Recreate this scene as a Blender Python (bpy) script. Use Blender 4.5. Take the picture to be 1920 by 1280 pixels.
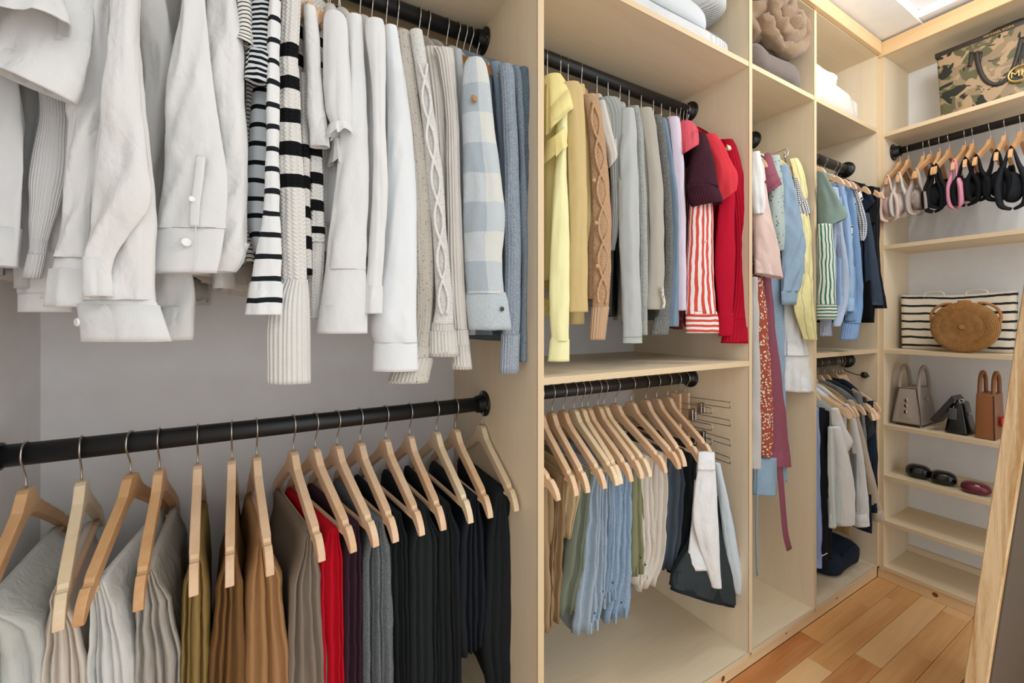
import bpy, bmesh, math, random
from mathutils import Vector, Matrix, noise

for o in list(bpy.data.objects):
    bpy.data.objects.remove(o)
scene = bpy.context.scene
COL = scene.collection

# ------------------------------------------------------------------ camera
FPX = 793.0                       # focal length in pixels of a 1920 px wide frame
HOR = 600.0                       # image row of the horizon
CAMZ = 1.28
YAW = math.atan(460.0 / FPX)      # turned to the right of the closet's depth axis
SX, SY = math.sin(YAW), math.cos(YAW)
cd = bpy.data.cameras.new('camera')
cd.sensor_width = 36.0
cd.lens = FPX / 1920.0 * 36.0
cd.shift_y = (HOR - 640.0) / 1920.0
cd.clip_start = 0.02
cam = bpy.data.objects.new('camera', cd)
COL.objects.link(cam)
cam.location = (0, 0, CAMZ)
cam.rotation_euler = (math.pi / 2, 0, -YAW)
scene.camera = cam

# ------------------------------------------------------------------ light
w = bpy.data.worlds.new('room_light')
scene.world = w
w.use_nodes = True
w.node_tree.nodes['Background'].inputs[0].default_value = (0.945, 0.975, 1.0, 1)
w.node_tree.nodes['Background'].inputs[1].default_value = 1.36
def area(name, loc, rot, sx, sy, power, col=(1, 1, 1)):
    l = bpy.data.lights.new(name, 'AREA')
    l.shape = 'RECTANGLE'; l.size = sx; l.size_y = sy; l.energy = power; l.color = col
    o = bpy.data.objects.new(name, l); COL.objects.link(o)
    o.location = loc; o.rotation_euler = rot
    return o
# the walk-in's ceiling lamp, above the aisle behind the camera
area('ceiling_lamp_light', (0.75, -0.55, 2.55), (math.radians(22), 0, 0), 1.1, 0.5, 4, (1.0, 0.96, 0.91))
lb_ = bpy.data.lights.new('aisle_lamp_light', 'POINT')
lb_.energy = 13; lb_.shadow_soft_size = 0.13; lb_.color = (1.0, 0.97, 0.93)
lo_ = bpy.data.objects.new('aisle_lamp_light', lb_); COL.objects.link(lo_)
lo_.location = (1.95, 0.30, 2.50)
vs = scene.view_settings
vs.view_transform = 'Standard'
vs.look = 'None'
vs.gamma = 1.0
vs.use_curve_mapping = False
vs.exposure = 0.16

# ------------------------------------------------------------------ measuring
def tu(u):
    s = (u - 960.0) / FPX
    return (SX + SY * s) / (SY - SX * s)          # X / Y on the ray through column u
def PY(u, v, Y):
    """point on the upright plane y = Y that shows at column u, row v"""
    X = Y * tu(u)
    d = SX * X + SY * Y
    return Vector((X, Y, CAMZ + (HOR - v) * d / FPX))
def PX(u, v, X):
    Y = X / tu(u)
    d = SX * X + SY * Y
    return Vector((X, Y, CAMZ + (HOR - v) * d / FPX))
def ZV(v, X, Y):
    return CAMZ + (HOR - v) * (SX * X + SY * Y) / FPX

# ------------------------------------------------------------------ materials
def hexc(h, a=1.0):
    h = h.lstrip('#')
    out = []
    for i in (0, 2, 4):
        c = int(h[i:i + 2], 16) / 255.0
        out.append(c / 12.92 if c <= 0.04045 else ((c + 0.055) / 1.055) ** 2.4)
    return (out[0], out[1], out[2], a)
def scale(c, k):
    return (min(1, c[0] * k), min(1, c[1] * k), min(1, c[2] * k), 1)

class NT:
    def __init__(self, name, rough=0.8, spec=0.3):
        self.m = bpy.data.materials.new(name)
        self.m.use_nodes = True
        self.t = self.m.node_tree
        self.b = self.t.nodes['Principled BSDF']
        self.b.inputs['Roughness'].default_value = rough
        self.b.inputs['Specular IOR Level'].default_value = spec
    def n(self, typ, props=None, **inp):
        nd = self.t.nodes.new('ShaderNode' + typ)
        for k, v in (props or {}).items():
            setattr(nd, k, v)
        for k, v in inp.items():
            k2 = int(k[1:]) if k[0] == '_' else k
            self.put(nd.inputs[k2], v)
        return nd
    def put(self, sock, v):
        if isinstance(v, bpy.types.NodeSocket):
            self.t.links.new(v, sock)
        else:
            sock.default_value = v
    def math(self, op, a, b=0.0, c=0.0):
        nd = self.n('Math', {'operation': op}, _0=a, _1=b, _2=c)
        return nd.outputs[0]
    def mix(self, f, a, b, mode='MIX'):
        nd = self.t.nodes.new('ShaderNodeMix')
        nd.data_type = 'RGBA'; nd.blend_type = mode
        self.put(nd.inputs[0], f); self.put(nd.inputs[6], a); self.put(nd.inputs[7], b)
        return nd.outputs[2]
    def coord(self, kind='UV', sc=(1, 1, 1), rot=(0, 0, 0)):
        tc = self.n('TexCoord')
        mp = self.n('Mapping')
        mp.inputs['Scale'].default_value = sc
        mp.inputs['Rotation'].default_value = rot
        self.t.links.new(tc.outputs[kind], mp.inputs[0])
        return mp.outputs[0]
    def noise(self, vec, sc, det=3, rough=0.55, dist=0.0):
        nd = self.n('TexNoise', None, Vector=vec, Scale=sc, Detail=det, Roughness=rough, Distortion=dist)
        return nd.outputs['Fac']
    def ramp(self, fac, stops, interp='LINEAR'):
        nd = self.n('ValToRGB', None, Fac=fac)
        cr = nd.color_ramp; cr.interpolation = interp
        while len(cr.elements) < len(stops):
            cr.elements.new(0.5)
        for e, (p, c) in zip(cr.elements, stops):
            e.position = p; e.color = c
        return nd.outputs[0]
    def bump(self, h, strength=0.5, dist=0.003, prev=None):
        nd = self.n('Bump', None, Height=h, Strength=strength, Distance=dist)
        if prev is not None:
            self.t.links.new(prev, nd.inputs['Normal'])
        return nd.outputs[0]
    def done(self, col=None, nrm=None, rough=None):
        if col is not None: self.put(self.b.inputs['Base Color'], col)
        if nrm is not None: self.put(self.b.inputs['Normal'], nrm)
        if rough is not None: self.put(self.b.inputs['Roughness'], rough)
        return self.m

def m_wood(name, base, dark, axis='X', grain=9.0, contrast=0.5, rough=0.55, rings=1.0, bump=0.05):
    k = NT(name, rough, 0.35)
    st = {'X': (0.35, 6, 6), 'Y': (6, 0.35, 6), 'Z': (6, 6, 0.35)}[axis]
    v = k.coord('Object', st)
    inf = k.n('ObjectInfo')
    off = k.n('VectorMath', {'operation': 'ADD'}, _0=v, _1=k.n('CombineXYZ', None, X=k.math('MULTIPLY', inf.outputs['Random'], 37.0), Y=k.math('MULTIPLY', inf.outputs['Random'], 11.0)).outputs[0]).outputs[0]
    n1 = k.noise(off, rings * 0.9, 4, 0.6, 0.6)
    n2 = k.noise(off, grain * 2.2, 3, 0.7, 0.2)
    f = k.math('ADD', k.math('MULTIPLY', n1, 0.75), k.math('MULTIPLY', n2, 0.25))
    lo, hi = 0.5 - 0.22 / max(contrast, .1) * 0.5, 0.5 + 0.22 / max(contrast, .1) * 0.5
    c = k.ramp(f, [(max(0, lo), dark), (min(1, hi), base)])
    return k.done(c, k.bump(n2, 0.25, bump * 0.01))

def m_ply_edge(name):
    k = NT(name, 0.6, 0.3)
    v = k.coord('UV')
    sx = k.n('SeparateXYZ', None, Vector=v).outputs[0]
    fr = k.math('FRACT', k.math('MULTIPLY', sx, 5.5))
    nn = k.noise(k.coord('Object', (40, 40, 2)), 2.0, 2)
    c = k.mix(k.math('GREATER_THAN', fr, 0.62), hexc('#e6d3b2'), hexc('#b79870'))
    c = k.mix(k.math('MULTIPLY', nn, 0.5), c, hexc('#e2cba4'))
    return k.done(c)

def m_flat(name, h, rough=0.5, spec=0.4, metal=0.0, bumpsc=None, bumpst=0.2):
    k = NT(name, rough, spec)
    k.b.inputs['Metallic'].default_value = metal
    col = hexc(h)
    v = k.coord('Object')
    nn = k.noise(v, 14.0, 3)
    c = k.mix(nn, scale(col, 0.93), scale(col, 1.05))
    nr = None
    if bumpsc:
        nr = k.bump(k.noise(v, bumpsc, 2), bumpst, 0.001)
    return k.done(c, nr)

def fab(name, h, pat='plain', weave='weave', h2=None, p=(0.05, 0.5, 0.0), rough=0.92, wr=0.5, h3=None, var=0.05, sheen=0.0, bsc=1.0):
    """cloth: pat colours it in garment UV metres (u around, v along), weave gives the relief"""
    k = NT(name, rough, 0.15)
    c1 = hexc(h)
    uv = k.coord('UV')
    sp = k.n('SeparateXYZ', None, Vector=uv)
    U, V = sp.outputs[0], sp.outputs[1]
    ob = k.coord('Object')
    n_lo = k.noise(ob, 9.0, 3)
    n_hi = k.noise(ob, 420.0, 2, 0.7)
    wob = k.math('MULTIPLY', k.math('SUBTRACT', k.noise(ob, 14.0, 2), 0.5), 0.012)
    def stripe(x, per, duty, off=0.0):
        return k.math('LESS_THAN', k.math('FRACT', k.math('ADD', k.math('DIVIDE', k.math('ADD', x, wob), per), off + 50.0)), duty)
    if pat == 'plain':
        c = k.mix(n_lo, scale(c1, 1 - var), scale(c1, 1 + var))
    elif pat == 'h':
        c = k.mix(stripe(V, *p), c1, hexc(h2))
    elif pat == 'v':
        c = k.mix(stripe(U, *p), c1, hexc(h2))
    elif pat == 'gingham':
        a, b = stripe(U, *p), stripe(V, *p)
        s = k.math('MULTIPLY', k.math('ADD', a, b), 0.5)
        c = k.mix(s, c1, hexc(h2))
    elif pat == 'plaid':
        a, b = stripe(U, *p), stripe(V, p[0] * 1.35, p[1], p[2])
        s = k.math('MULTIPLY', k.math('ADD', a, b), 0.5)
        c = k.ramp(s, [(0, c1), (0.4, hexc(h3)), (0.9, hexc(h2))], 'CONSTANT')
        c = k.mix(k.math('MULTIPLY', n_hi, 0.35), c, hexc('#e8e8e4'))
    elif pat == 'speck':
        sp2 = k.noise(ob, 260.0, 1)
        m = k.math('GREATER_THAN', sp2, p[0])
        c = k.mix(m, k.mix(n_hi, scale(c1, 0.88), scale(c1, 1.1)), hexc(h2))
    elif pat == 'heather':
        n3 = k.noise(ob, 300.0, 2, 0.8)
        c = k.ramp(n3, [(0.33, hexc(h2)), (0.68, c1)])
    elif pat == 'floral':
        vo = k.n('TexVoronoi', {'feature': 'F1'}, Vector=ob, Scale=p[0])
        wv = k.noise(ob, p[0] * 2.2, 1)
        m = k.math('LESS_THAN', k.math('ADD', vo.outputs['Distance'], k.math('MULTIPLY', wv, 0.3)), p[1])
        c = k.mix(m, c1, hexc(h2))
    elif pat == 'topband':           # pale yoke, then broad stripes
        m = k.math('MULTIPLY', stripe(V, *p[:3]), k.math('GREATER_THAN', V, p[3]))
        m = k.math('MULTIPLY', m, k.math('LESS_THAN', V, p[4]))
        c = k.mix(m, c1, hexc(h2))
    if pat in ('h', 'v', 'gingham', 'topband'):
        c = k.mix(0.12, c, k.mix(n_lo, (0.4, 0.4, 0.4, 1), (1, 1, 1, 1)), 'MULTIPLY')
    nr = None
    if wr > 0:
        wn = k.noise(k.coord('Object', (1, 1, .75), (.5, .3, .2)), 26.0, 3, 0.5, 0.25)
        wn2 = k.math('ABSOLUTE', k.math('SUBTRACT', k.noise(k.coord('Object', (1, 1, .6), (.2, .6, .4)), 38.0, 2, 0.5, 0.4), 0.5))
        nr = k.bump(k.math('ADD', wn, wn2), min(1.0, wr * .55), 0.009)
    def sn(x, f): return k.math('SINE', k.math('MULTIPLY', x, f))
    if weave == 'weave':
        nr = k.bump(k.noise(ob, 700.0, 2), 0.25, 0.0012, nr)
    elif weave == 'knit':
        hgt = k.math('ADD', sn(k.math('ADD', V, k.math('MULTIPLY', k.math('ABSOLUTE', sn(U, 560 * bsc)), 0.004)), 1400 * bsc), sn(U, 1120 * bsc))
        nr = k.bump(hgt, 0.55, 0.0012 / bsc, nr)
    elif weave == 'rib':
        nr = k.bump(k.math('ADD', sn(U, 900 * bsc), k.math('MULTIPLY', sn(V, 2600 * bsc), 0.12)), 0.75, 0.0014 / bsc, nr)
    elif weave == 'cord':
        nr = k.bump(sn(V, 420 * bsc), 0.5, 0.002, nr)
    elif weave == 'cable':
        hgt = k.math('ADD', k.math('MULTIPLY', sn(V, 1300 * bsc), 0.35), k.math('MULTIPLY', k.n('TexVoronoi', {'feature': 'SMOOTH_F1'}, Vector=ob, Scale=150.0 * bsc).outputs['Distance'], -1.6))
        nr = k.bump(hgt, 0.7, 0.003, nr)
    elif weave == 'fuzzy':
        nr = k.bump(k.noise(ob, 260.0, 3, 0.8), 0.8, 0.004, nr)
    elif weave == 'denim':
        nr = k.bump(sn(k.math('ADD', U, V), 2600), 0.3, 0.0008, nr)
    if sheen:
        k.b.inputs['Sheen Weight'].default_value = sheen
        k.b.inputs['Sheen Roughness'].default_value = 0.5
    return k.done(c, nr)

PLY = m_wood('birch_plywood', hexc('#eee0c8'), hexc('#dfcba9'), 'Z', 7, 0.55, 0.5, 0.8)
PLYH = m_wood('birch_plywood_shelf', hexc('#eee0c6'), hexc('#dec9a5'), 'X', 7, 0.55, 0.5, 0.8)
PLYY = m_wood('birch_plywood_crosswise', hexc('#eee0c6'), hexc('#dfcaa6'), 'Y', 7, 0.55, 0.5, 0.8)
PLYE = m_ply_edge('plywood_edge')
PINE = m_wood('pine_board', hexc('#eed3a6'), hexc('#dab482'), 'X', 8, 0.6, 0.5, 1.1)
PINEY = m_wood('pine_board_crosswise', hexc('#eed3a6'), hexc('#dab482'), 'Y', 8, 0.6, 0.5, 1.1)
KNOT = m_flat('pine_knot', '#7a4a24', 0.6)
FLOORM = [m_wood('hardwood_honey', hexc('#e8b981'), hexc('#cb9055'), 'X', 5, 0.8, 0.28, 0.9),
          m_wood('hardwood_light', hexc('#efc896'), hexc('#d9a76c'), 'X', 5, 0.6, 0.28, 0.8),
          m_wood('hardwood_red', hexc('#d99f66'), hexc('#b27040'), 'X', 5, 0.9, 0.28, 1.2)]
OAK = m_wood('oak_frame', hexc('#e6cca3'), hexc('#bd9663'), 'Z', 46, 1.2, 0.5, 8.0, 0.2)
HANG = [m_wood('hanger_beech', hexc('#ecd0b0'), hexc('#d6ac82'), 'Y', 6, 0.6, 0.42, 1.5),
        m_wood('hanger_pale', hexc('#f0dfbf'), hexc('#dfc298'), 'Y', 6, 0.6, 0.42, 1.5),
        m_wood('hanger_honey', hexc('#deb384'), hexc('#c08a56'), 'Y', 6, 0.6, 0.42, 1.5)]
HANGX = m_wood('hanger_honey_crosswise', hexc('#dca467'), hexc('#bd8140'), 'X', 6, 0.6, 0.4, 1.5)
STEEL = m_flat('steel_wire', '#c9c6c0', 0.28, 0.5, 1.0)
ROD = m_flat('black_pipe', '#17181a', 0.42, 0.5, 0.0, 90, 0.15)
BLKM = m_flat('black_metal', '#0d0d0e', 0.35, 0.5)
WALLG = m_flat('wall_paint_grey', '#ebe9e8', 0.85, 0.2, 0, 120, 0.1)
WALLW = m_flat('wall_paint_white', '#eceef0', 0.8, 0.2, 0, 120, 0.1)
CEIL = m_flat('ceiling_white', '#f4f5f5', 0.8, 0.2, 0, 60, 0.1)

# ------------------------------------------------------------------ object helpers
ORG = {}
def mesh(name, verts, faces, mat, parent=None, uvs=None, smooth=True, label=None):
    me = bpy.data.meshes.new(name)
    o0 = ORG.get(parent.name, Vector((0, 0, 0))) if parent else Vector((0, 0, 0))
    me.from_pydata([tuple(Vector(v) - o0) for v in verts], [], faces)
    if uvs is not None:
        lay = me.uv_layers.new(name='UVMap')
        for lp in me.loops:
            lay.data[lp.index].uv = uvs[lp.vertex_index]
    if smooth:
        me.polygons.foreach_set('use_smooth', [True] * len(me.polygons))
    me.materials.append(mat)
    me.update()
    o = bpy.data.objects.new(name, me)
    COL.objects.link(o)
    if parent:
        o.parent = parent
        ORG[o.name] = o0
    if label:
        o['label'] = label
    return o
def thing(name, label, cat, loc=(0, 0, 0), group=None, kind=None):
    o = bpy.data.objects.new(name, None)
    o.empty_display_size = 0.05
    COL.objects.link(o)
    o.location = loc
    ORG[o.name] = Vector(loc)
    if label: o['label'] = label
    if cat: o['category'] = cat
    if group: o['group'] = group
    if kind: o['kind'] = kind
    return o
def bm_obj(name, bm, mat, parent=None, smooth=False, label=None):
    me = bpy.data.meshes.new(name)
    o0 = ORG.get(parent.name, Vector((0, 0, 0))) if parent else Vector((0, 0, 0))
    if o0.length > 0:
        bmesh.ops.translate(bm, verts=bm.verts, vec=-o0)
    bm.normal_update()
    bm.to_mesh(me); bm.free()
    if smooth:
        me.polygons.foreach_set('use_smooth', [True] * len(me.polygons))
    me.materials.append(mat)
    o = bpy.data.objects.new(name, me)
    COL.objects.link(o)
    if parent:
        o.parent = parent
        ORG[o.name] = o0
    if label: o['label'] = label
    return o
def box_bm(lo, hi, bev=0.0, seg=1):
    bm = bmesh.new()
    bmesh.ops.create_cube(bm, size=1.0)
    lo, hi = Vector(lo), Vector(hi)
    c, s = (lo + hi) / 2, hi - lo
    for v in bm.verts:
        v.co = Vector((v.co.x * s.x, v.co.y * s.y, v.co.z * s.z)) + c
    if bev:
        bmesh.ops.bevel(bm, geom=bm.edges[:], offset=bev, segments=seg, affect='EDGES', profile=0.5)
    return bm
def box(name, lo, hi, mat, parent=None, bev=0.0, label=None, kind=None, seg=1):
    o = bm_obj(name, box_bm(lo, hi, bev, seg), mat, parent, False, label)
    if kind: o['kind'] = kind
    return o
def catmull(P, n):
    """n samples on a smooth curve through tuples/vectors P"""
    P = [tuple(p) for p in P]
    m = len(P)
    out = []
    for i in range(n):
        t = i / (n - 1) * (m - 1)
        j = min(int(t), m - 2); f = t - j
        p0 = P[max(j - 1, 0)]; p1 = P[j]; p2 = P[j + 1]; p3 = P[min(j + 2, m - 1)]
        out.append(tuple(0.5 * ((2 * b) + (-a + c) * f + (2 * a - 5 * b + 4 * c - d) * f * f + (-a + 3 * b - 3 * c + d) * f ** 3)
                         for a, b, c, d in zip(p0, p1, p2, p3)))
    return out
def wire(name, pts, r, mat, parent=None, n=None, seg=8, closed=False, label=None, flat=1.0, up=(0, 0, 1)):
    """round (or flattened) cord through points"""
    P = pts if n is None else catmull(pts + ([pts[0]] if closed else []), n)
    if closed and n is not None: P = P[:-1]
    P = [Vector(p) for p in P]
    m = len(P)
    vs_, fs = [], []
    up = Vector(up)
    prev = None
    for i, p in enumerate(P):
        a = P[(i - 1) % m] if (closed or i > 0) else p
        b = P[(i + 1) % m] if (closed or i < m - 1) else p
        t = (b - a).normalized()
        if prev is None:
            s = t.cross(up)
            if s.length < 1e-3: s = t.cross(Vector((1, 0, 0)))
        else:
            s = prev - t * prev.dot(t)
        s.normalize(); prev = s
        q = s.cross(t)
        rr = r[i] if isinstance(r, (list, tuple)) else r
        for k in range(seg):
            an = 2 * math.pi * k / seg
            vs_.append(p + s * math.cos(an) * rr + q * math.sin(an) * rr * flat)
    rings = m if closed else m - 1
    for i in range(rings):
        for k in range(seg):
            a = i * seg + k; b = i * seg + (k + 1) % seg
            c = ((i + 1) % m) * seg + (k + 1) % seg; d = ((i + 1) % m) * seg + k
            fs.append((a, b, c, d))
    if not closed:
        fs.append(tuple(range(seg - 1, -1, -1)))
        fs.append(tuple(range((m - 1) * seg, m * seg)))
    return mesh(name, vs_, fs, mat, parent, None, True, label)
def lathe(name, prof, origin, axis, mat, parent=None, seg=28, label=None):
    """prof: (radius, along) ; axis is a unit vector"""
    axis = Vector(axis).normalized(); origin = Vector(origin)
    s = axis.orthogonal().normalized(); q = axis.cross(s)
    vs_, fs = [], []
    for r, h in prof:
        for k in range(seg):
            a = 2 * math.pi * k / seg
            vs_.append(origin + axis * h + (s * math.cos(a) + q * math.sin(a)) * r)
    for i in range(len(prof) - 1):
        for k in range(seg):
            fs.append((i * seg + k, i * seg + (k + 1) % seg, (i + 1) * seg + (k + 1) % seg, (i + 1) * seg + k))
    fs.append(tuple(range(seg - 1, -1, -1)))
    fs.append(tuple(range((len(prof) - 1) * seg, len(prof) * seg)))
    o = mesh(name, vs_, fs, mat, parent, None, True, label)
    for p in o.data.polygons:
        if len(p.vertices) > 4: p.use_smooth = False
    return o
# ------------------------------------------------------------------ the built-in closet
YF, YB = 0.90, 1.46            # front and back of the closet run
XL = -0.474                    # painted wall at its left end
XA, XB, XC, XD = 0.617, 1.541, 2.010, 2.625   # right faces of the four upright dividers
T = 0.018
ZB = 0.065                     # top of the bottom boards
ZS = 2.224                     # top of the long upper shelf
ZT = 2.585                     # underside of the closet's top
XE = 2.935                     # wall behind the end shelves

def front_strip(name, x0, x1, z0, z1, y, parent, vert):
    """ply laminations showing on a board's front edge"""
    vs_ = [(x0, y, z0), (x1, y, z0), (x1, y, z1), (x0, y, z1),
           (x0, y + .004, z0), (x1, y + .004, z0), (x1, y + .004, z1), (x0, y + .004, z1)]
    uv = [(0, 0), (1, 0), (1, 1), (0, 1)] if vert else [(0, 0), (0, 1), (1, 1), (1, 0)]
    return mesh(name, vs_, [(0, 1, 2, 3), (4, 7, 6, 5), (0, 4, 5, 1), (3, 2, 6, 7), (0, 3, 7, 4), (1, 5, 6, 2)], PLYE, parent, uv * 2, False)

closet = thing('built_in_closet', 'open birch plywood closet filling the long wall in four bays', 'closet', (1.05, 1.2, 0))
for x in (XA, XB, XC, XD):
    o = box('divider_panel', (x - T, YF + .003, ZB), (x, YB, ZT), PLY, closet)
    front_strip('panel_edge', x - T, x, ZB, ZT, YF, o, True)
def shelf(x0, x1, ztop, name='shelf', t=T):
    o = box(name, (x0, YF + .005, ztop - t), (x1, YB, ztop), PLYH, closet)
    front_strip('shelf_edge', x0, x1, ztop - t, ztop, YF + .002, o, False)
    return o
shelf(XL, XA - T, ZS); shelf(XA, XB - T, ZS); shelf(XB, XC - T, ZS); shelf(XC, XD - T, ZS)
shelf(XA, XB - T, 1.131)
shelf(XC, XD - T, 1.137)
shelf(XL, XA - T, ZB, 'bottom_board'); shelf(XA, XB - T, ZB, 'bottom_board'); shelf(XB, XC - T, ZB, 'bottom_board'); shelf(XC, XD - T, ZB, 'bottom_board')
box('top_board', (XL, YF + .004, ZT), (XD, YB, ZT + T), PLYH, closet)
box('fascia_board', (XL, YF - .016, ZT + .002), (XD - T, YF + .003, ZT + .062), PINE, closet, .002)
box('shelf_batten', (XL, 1.33, ZS - T - .028), (XA - T, 1.36, ZS - T), PINE, closet, .001)
pl = box('plinth_board', (XL, YF + .012, 0.0), (XD + .012, YF + .03, ZB - T), PINE, closet, .0015)
for x, z, r in ((1.385, .022, .011), (1.795, .03, .005), (2.22, .03, .006), (.7, .03, .008)):
    lathe('knot', [(r, 0), (r * .8, .0006)], (x, YF + .0121, z), (0, -1, 0), KNOT, pl, 12)
# bay floor kept in view below the left bay
# walls, floor, ceiling
def structure(o): o['kind'] = 'structure'; return o
structure(box('wall_back', (XL - .02, YB, 0), (XE + .1, YB + .08, 2.75), WALLG))
structure(box('wall_left', (XL - .1, -0.4, 0), (XL, YB, 2.75), WALLG))
structure(box('wall_right', (XE, -1.2, 0), (XE + .08, YB, 2.75), WALLW))
ce = structure(box('ceiling', (XL - .1, -0.35, 2.70), (XE + .08, YB + .08, 2.78), CEIL))
structure(box('trim_1', (XL, YF - .16, 2.655), (XE, YF + .10, 2.70), CEIL, None, .004))
structure(box('trim_2', (XE - .36, -1.0, 2.66), (XE, YF - .16, 2.70), CEIL, None, .004))

fl = structure(box('floor', (XL - .1, -1.2, -.05), (XE + .08, YB, -.012), FLOORM[0]))
rnd = random.Random(4)
PWID = 0.083
pm = {}
row = 0
y = YF + .012 - PWID
while y > -1.05:
    x = -0.62 - rnd.random() * .5
    while x < XE:
        L = rnd.choice((.42, .55, .7, .85, .95))
        x1 = min(x + L, XE)
        if x1 - x > .03:
            m = rnd.choices(FLOORM, (5, 5, 2))[0]
            o = box('floor_plank', (0, 0, -.012), (x1 - x - .0012, PWID - .0012, 0), m, fl, .0009)
            o.location = (x, y, 0)
        x += L
    y -= PWID

# rods
def rod(label, p0, p1, r=.022, fl_at=(1,)):
    p0, p1 = Vector(p0), Vector(p1)
    ax = (p1 - p0).normalized()
    t = thing('clothes_rod', label, 'clothes rod', p1)
    L = (p1 - p0).length
    lathe('pipe', [(r, 0.001), (r, L - .003)], p0, ax, ROD, t, 28)
    for e in fl_at:
        base, dr = (p1, -ax) if e else (p0, ax)
        f = lathe('flange', [(.040, .0005), (.040, .005), (.036, .007), (.0275, .008), (.0265, .03), (r, .0305)], base, dr, BLKM, t, 32)
        s = ax.orthogonal().normalized(); q = ax.cross(s)
        for k in range(3):
            a = k * 2.094 + .5
            lathe('screw', [(.0035, 0), (.0025, .0015)], base + dr * .007 + (s * math.cos(a) + q * math.sin(a)) * .0335, dr, STEEL, f, 8)
    return t
R1U = dict(Y=1.205, Z=2.165, x0=XL, x1=XA - T)
R1L = dict(Y=1.205, Z=1.016, x0=XL, x1=XA - T)
R2U = dict(Y=1.15, Z=2.145, x0=XA, x1=XB - T)
R2L = dict(Y=1.15, Z=1.042, x0=XA, x1=XB - T)
R3 = dict(Y=1.16, Z=2.13, x0=XB, x1=XC - T)
R4U = dict(Y=1.03, Z=2.06, x0=XC, x1=XD - T)
R4L = dict(Y=1.03, Z=1.074, x0=XC, x1=XD - T)
for r_, lb in ((R1U, 'black pipe rod under the top shelf of the widest left bay'),
               (R1L, 'black pipe rod with trouser hangers across the left bay at waist height'),
               (R2U, 'upper black pipe rod in the bay of yellow to red tops'),
               (R2L, 'black pipe rod under the shelf above the jeans'),
               (R3, 'black pipe rod in the narrow bay of long dresses'),
               (R4U, 'upper black pipe rod in the far bay of blue and navy tops'),
               (R4L, 'lower black pipe rod in the far bay above white tees')):
    rod(lb, (r_['x0'], r_['Y'], r_['Z']), (r_['x1'], r_['Y'], r_['Z']), fl_at=(0, 1))

# ------------------------------------------------------------------ end shelves across the aisle's end
YE1 = 0.882
unit = thing('shelf_unit', 'shallow birch plywood shelves across the end of the aisle', 'shelves', (2.78, .4, 0))
YE0 = -0.35
def sidestrip(name, lo, hi, parent, vert):
    (x0, y0, z0), (x1, y1, z1) = lo, hi
    vs_ = [(x0, y0, z0), (x0, y1, z0), (x0, y1, z1), (x0, y0, z1), (x1, y0, z0), (x1, y1, z0), (x1, y1, z1), (x1, y0, z1)]
    uv = [(0, 0), (1, 0), (1, 1), (0, 1)] if vert else [(0, 0), (0, 1), (1, 1), (1, 0)]
    return mesh(name, vs_, [(3, 2, 1, 0), (5, 6, 7, 4), (0, 1, 5, 4), (3, 7, 6, 2), (0, 4, 7, 3), (1, 2, 6, 5)], PLYE, parent, uv * 2, False)
for y0 in (YE1, YE0 - T):
    o = box('side_panel', (XD + .004, y0, ZB - T), (XE, y0 + T, 2.60), PLY, unit)
    sidestrip('panel_edge', (XD + .0005, y0, ZB - T), (XD + .004, y0 + T, 2.60), o, True)
for z in (2.198, 1.647, 1.136, .768, .519, .296, .070):
    o = box('shelf', (XD + .005, YE0, z - T), (XE, YE1, z), PLYY, unit)
    sidestrip('shelf_edge', (XD + .001, YE0, z - T), (XD + .005, YE1, z), o, False)
box('top_board', (XD + .004, YE0, 2.582), (XE, YE1, 2.60), PLYY, unit)
box('fascia_board', (XD - .014, YE0, 2.575), (XD + .003, YE1 + T, 2.645), PINEY, unit, .002)
pl2 = box('plinth_board', (XD + .012, YE0, 0), (XD + .03, YF + .01, ZB - T), PINEY, unit, .0015)
lathe('knot', [(.011, 0), (.008, .0006)], (XD + .0121, .70, .028), (-1, 0, 0), KNOT, pl2, 12)
box('back_rail', (XE - .018, YE0, .070), (XE, YE1, .098), PLYY, unit)

RE = dict(X=2.735, Z=2.125)
rod('black pipe rod along the end shelves hung with underwear', (RE['X'], YE0, RE['Z']), (RE['X'], YE1, RE['Z']), .017, (1,))

# leaning mirror, seen from behind its left stile
mir = thing('leaning_mirror', 'oak framed mirror leaning at the right edge, seen from behind', 'mirror', (1.95, .42, 0))
def mp(x, off, z):          # off = depth through the frame (towards +y), leaning back as it rises
    return Vector((x, .418 - z * .098 + off, z))
def slab(name, x0, x1, o0, o1, z0, z1, mat, bev=.002):
    bm = box_bm((x0, o0, z0), (x1, o1, z1), bev)
    for v in bm.verts:
        v.co = mp(v.co.x, v.co.y, v.co.z)
    return bm_obj(name, bm, mat, mir)
slab('frame_stile', 1.70, 1.735, -.042, 0, 0.0, 1.72, OAK)
slab('frame_stile', 2.215, 2.25, -.042, 0, 0.0, 1.72, OAK)
slab('frame_rail', 1.735, 2.215, -.042, 0, 0.0, .05, OAK)
slab('frame_rail', 1.735, 2.215, -.042, 0, 1.67, 1.72, OAK)
slab('backing_board', 1.722, 2.228, -.046, -.0422, 0.02, 1.70, m_flat('backing_card', '#655b50', 0.9, 0.1, 0, 40, 0.4), .0005)
slab('mirror_glass', 1.735, 2.215, -.012, -.008, .05, 1.67, m_flat('mirror_silver', '#f0f2f2', 0.03, 0.5, 1.0), 0)
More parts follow.
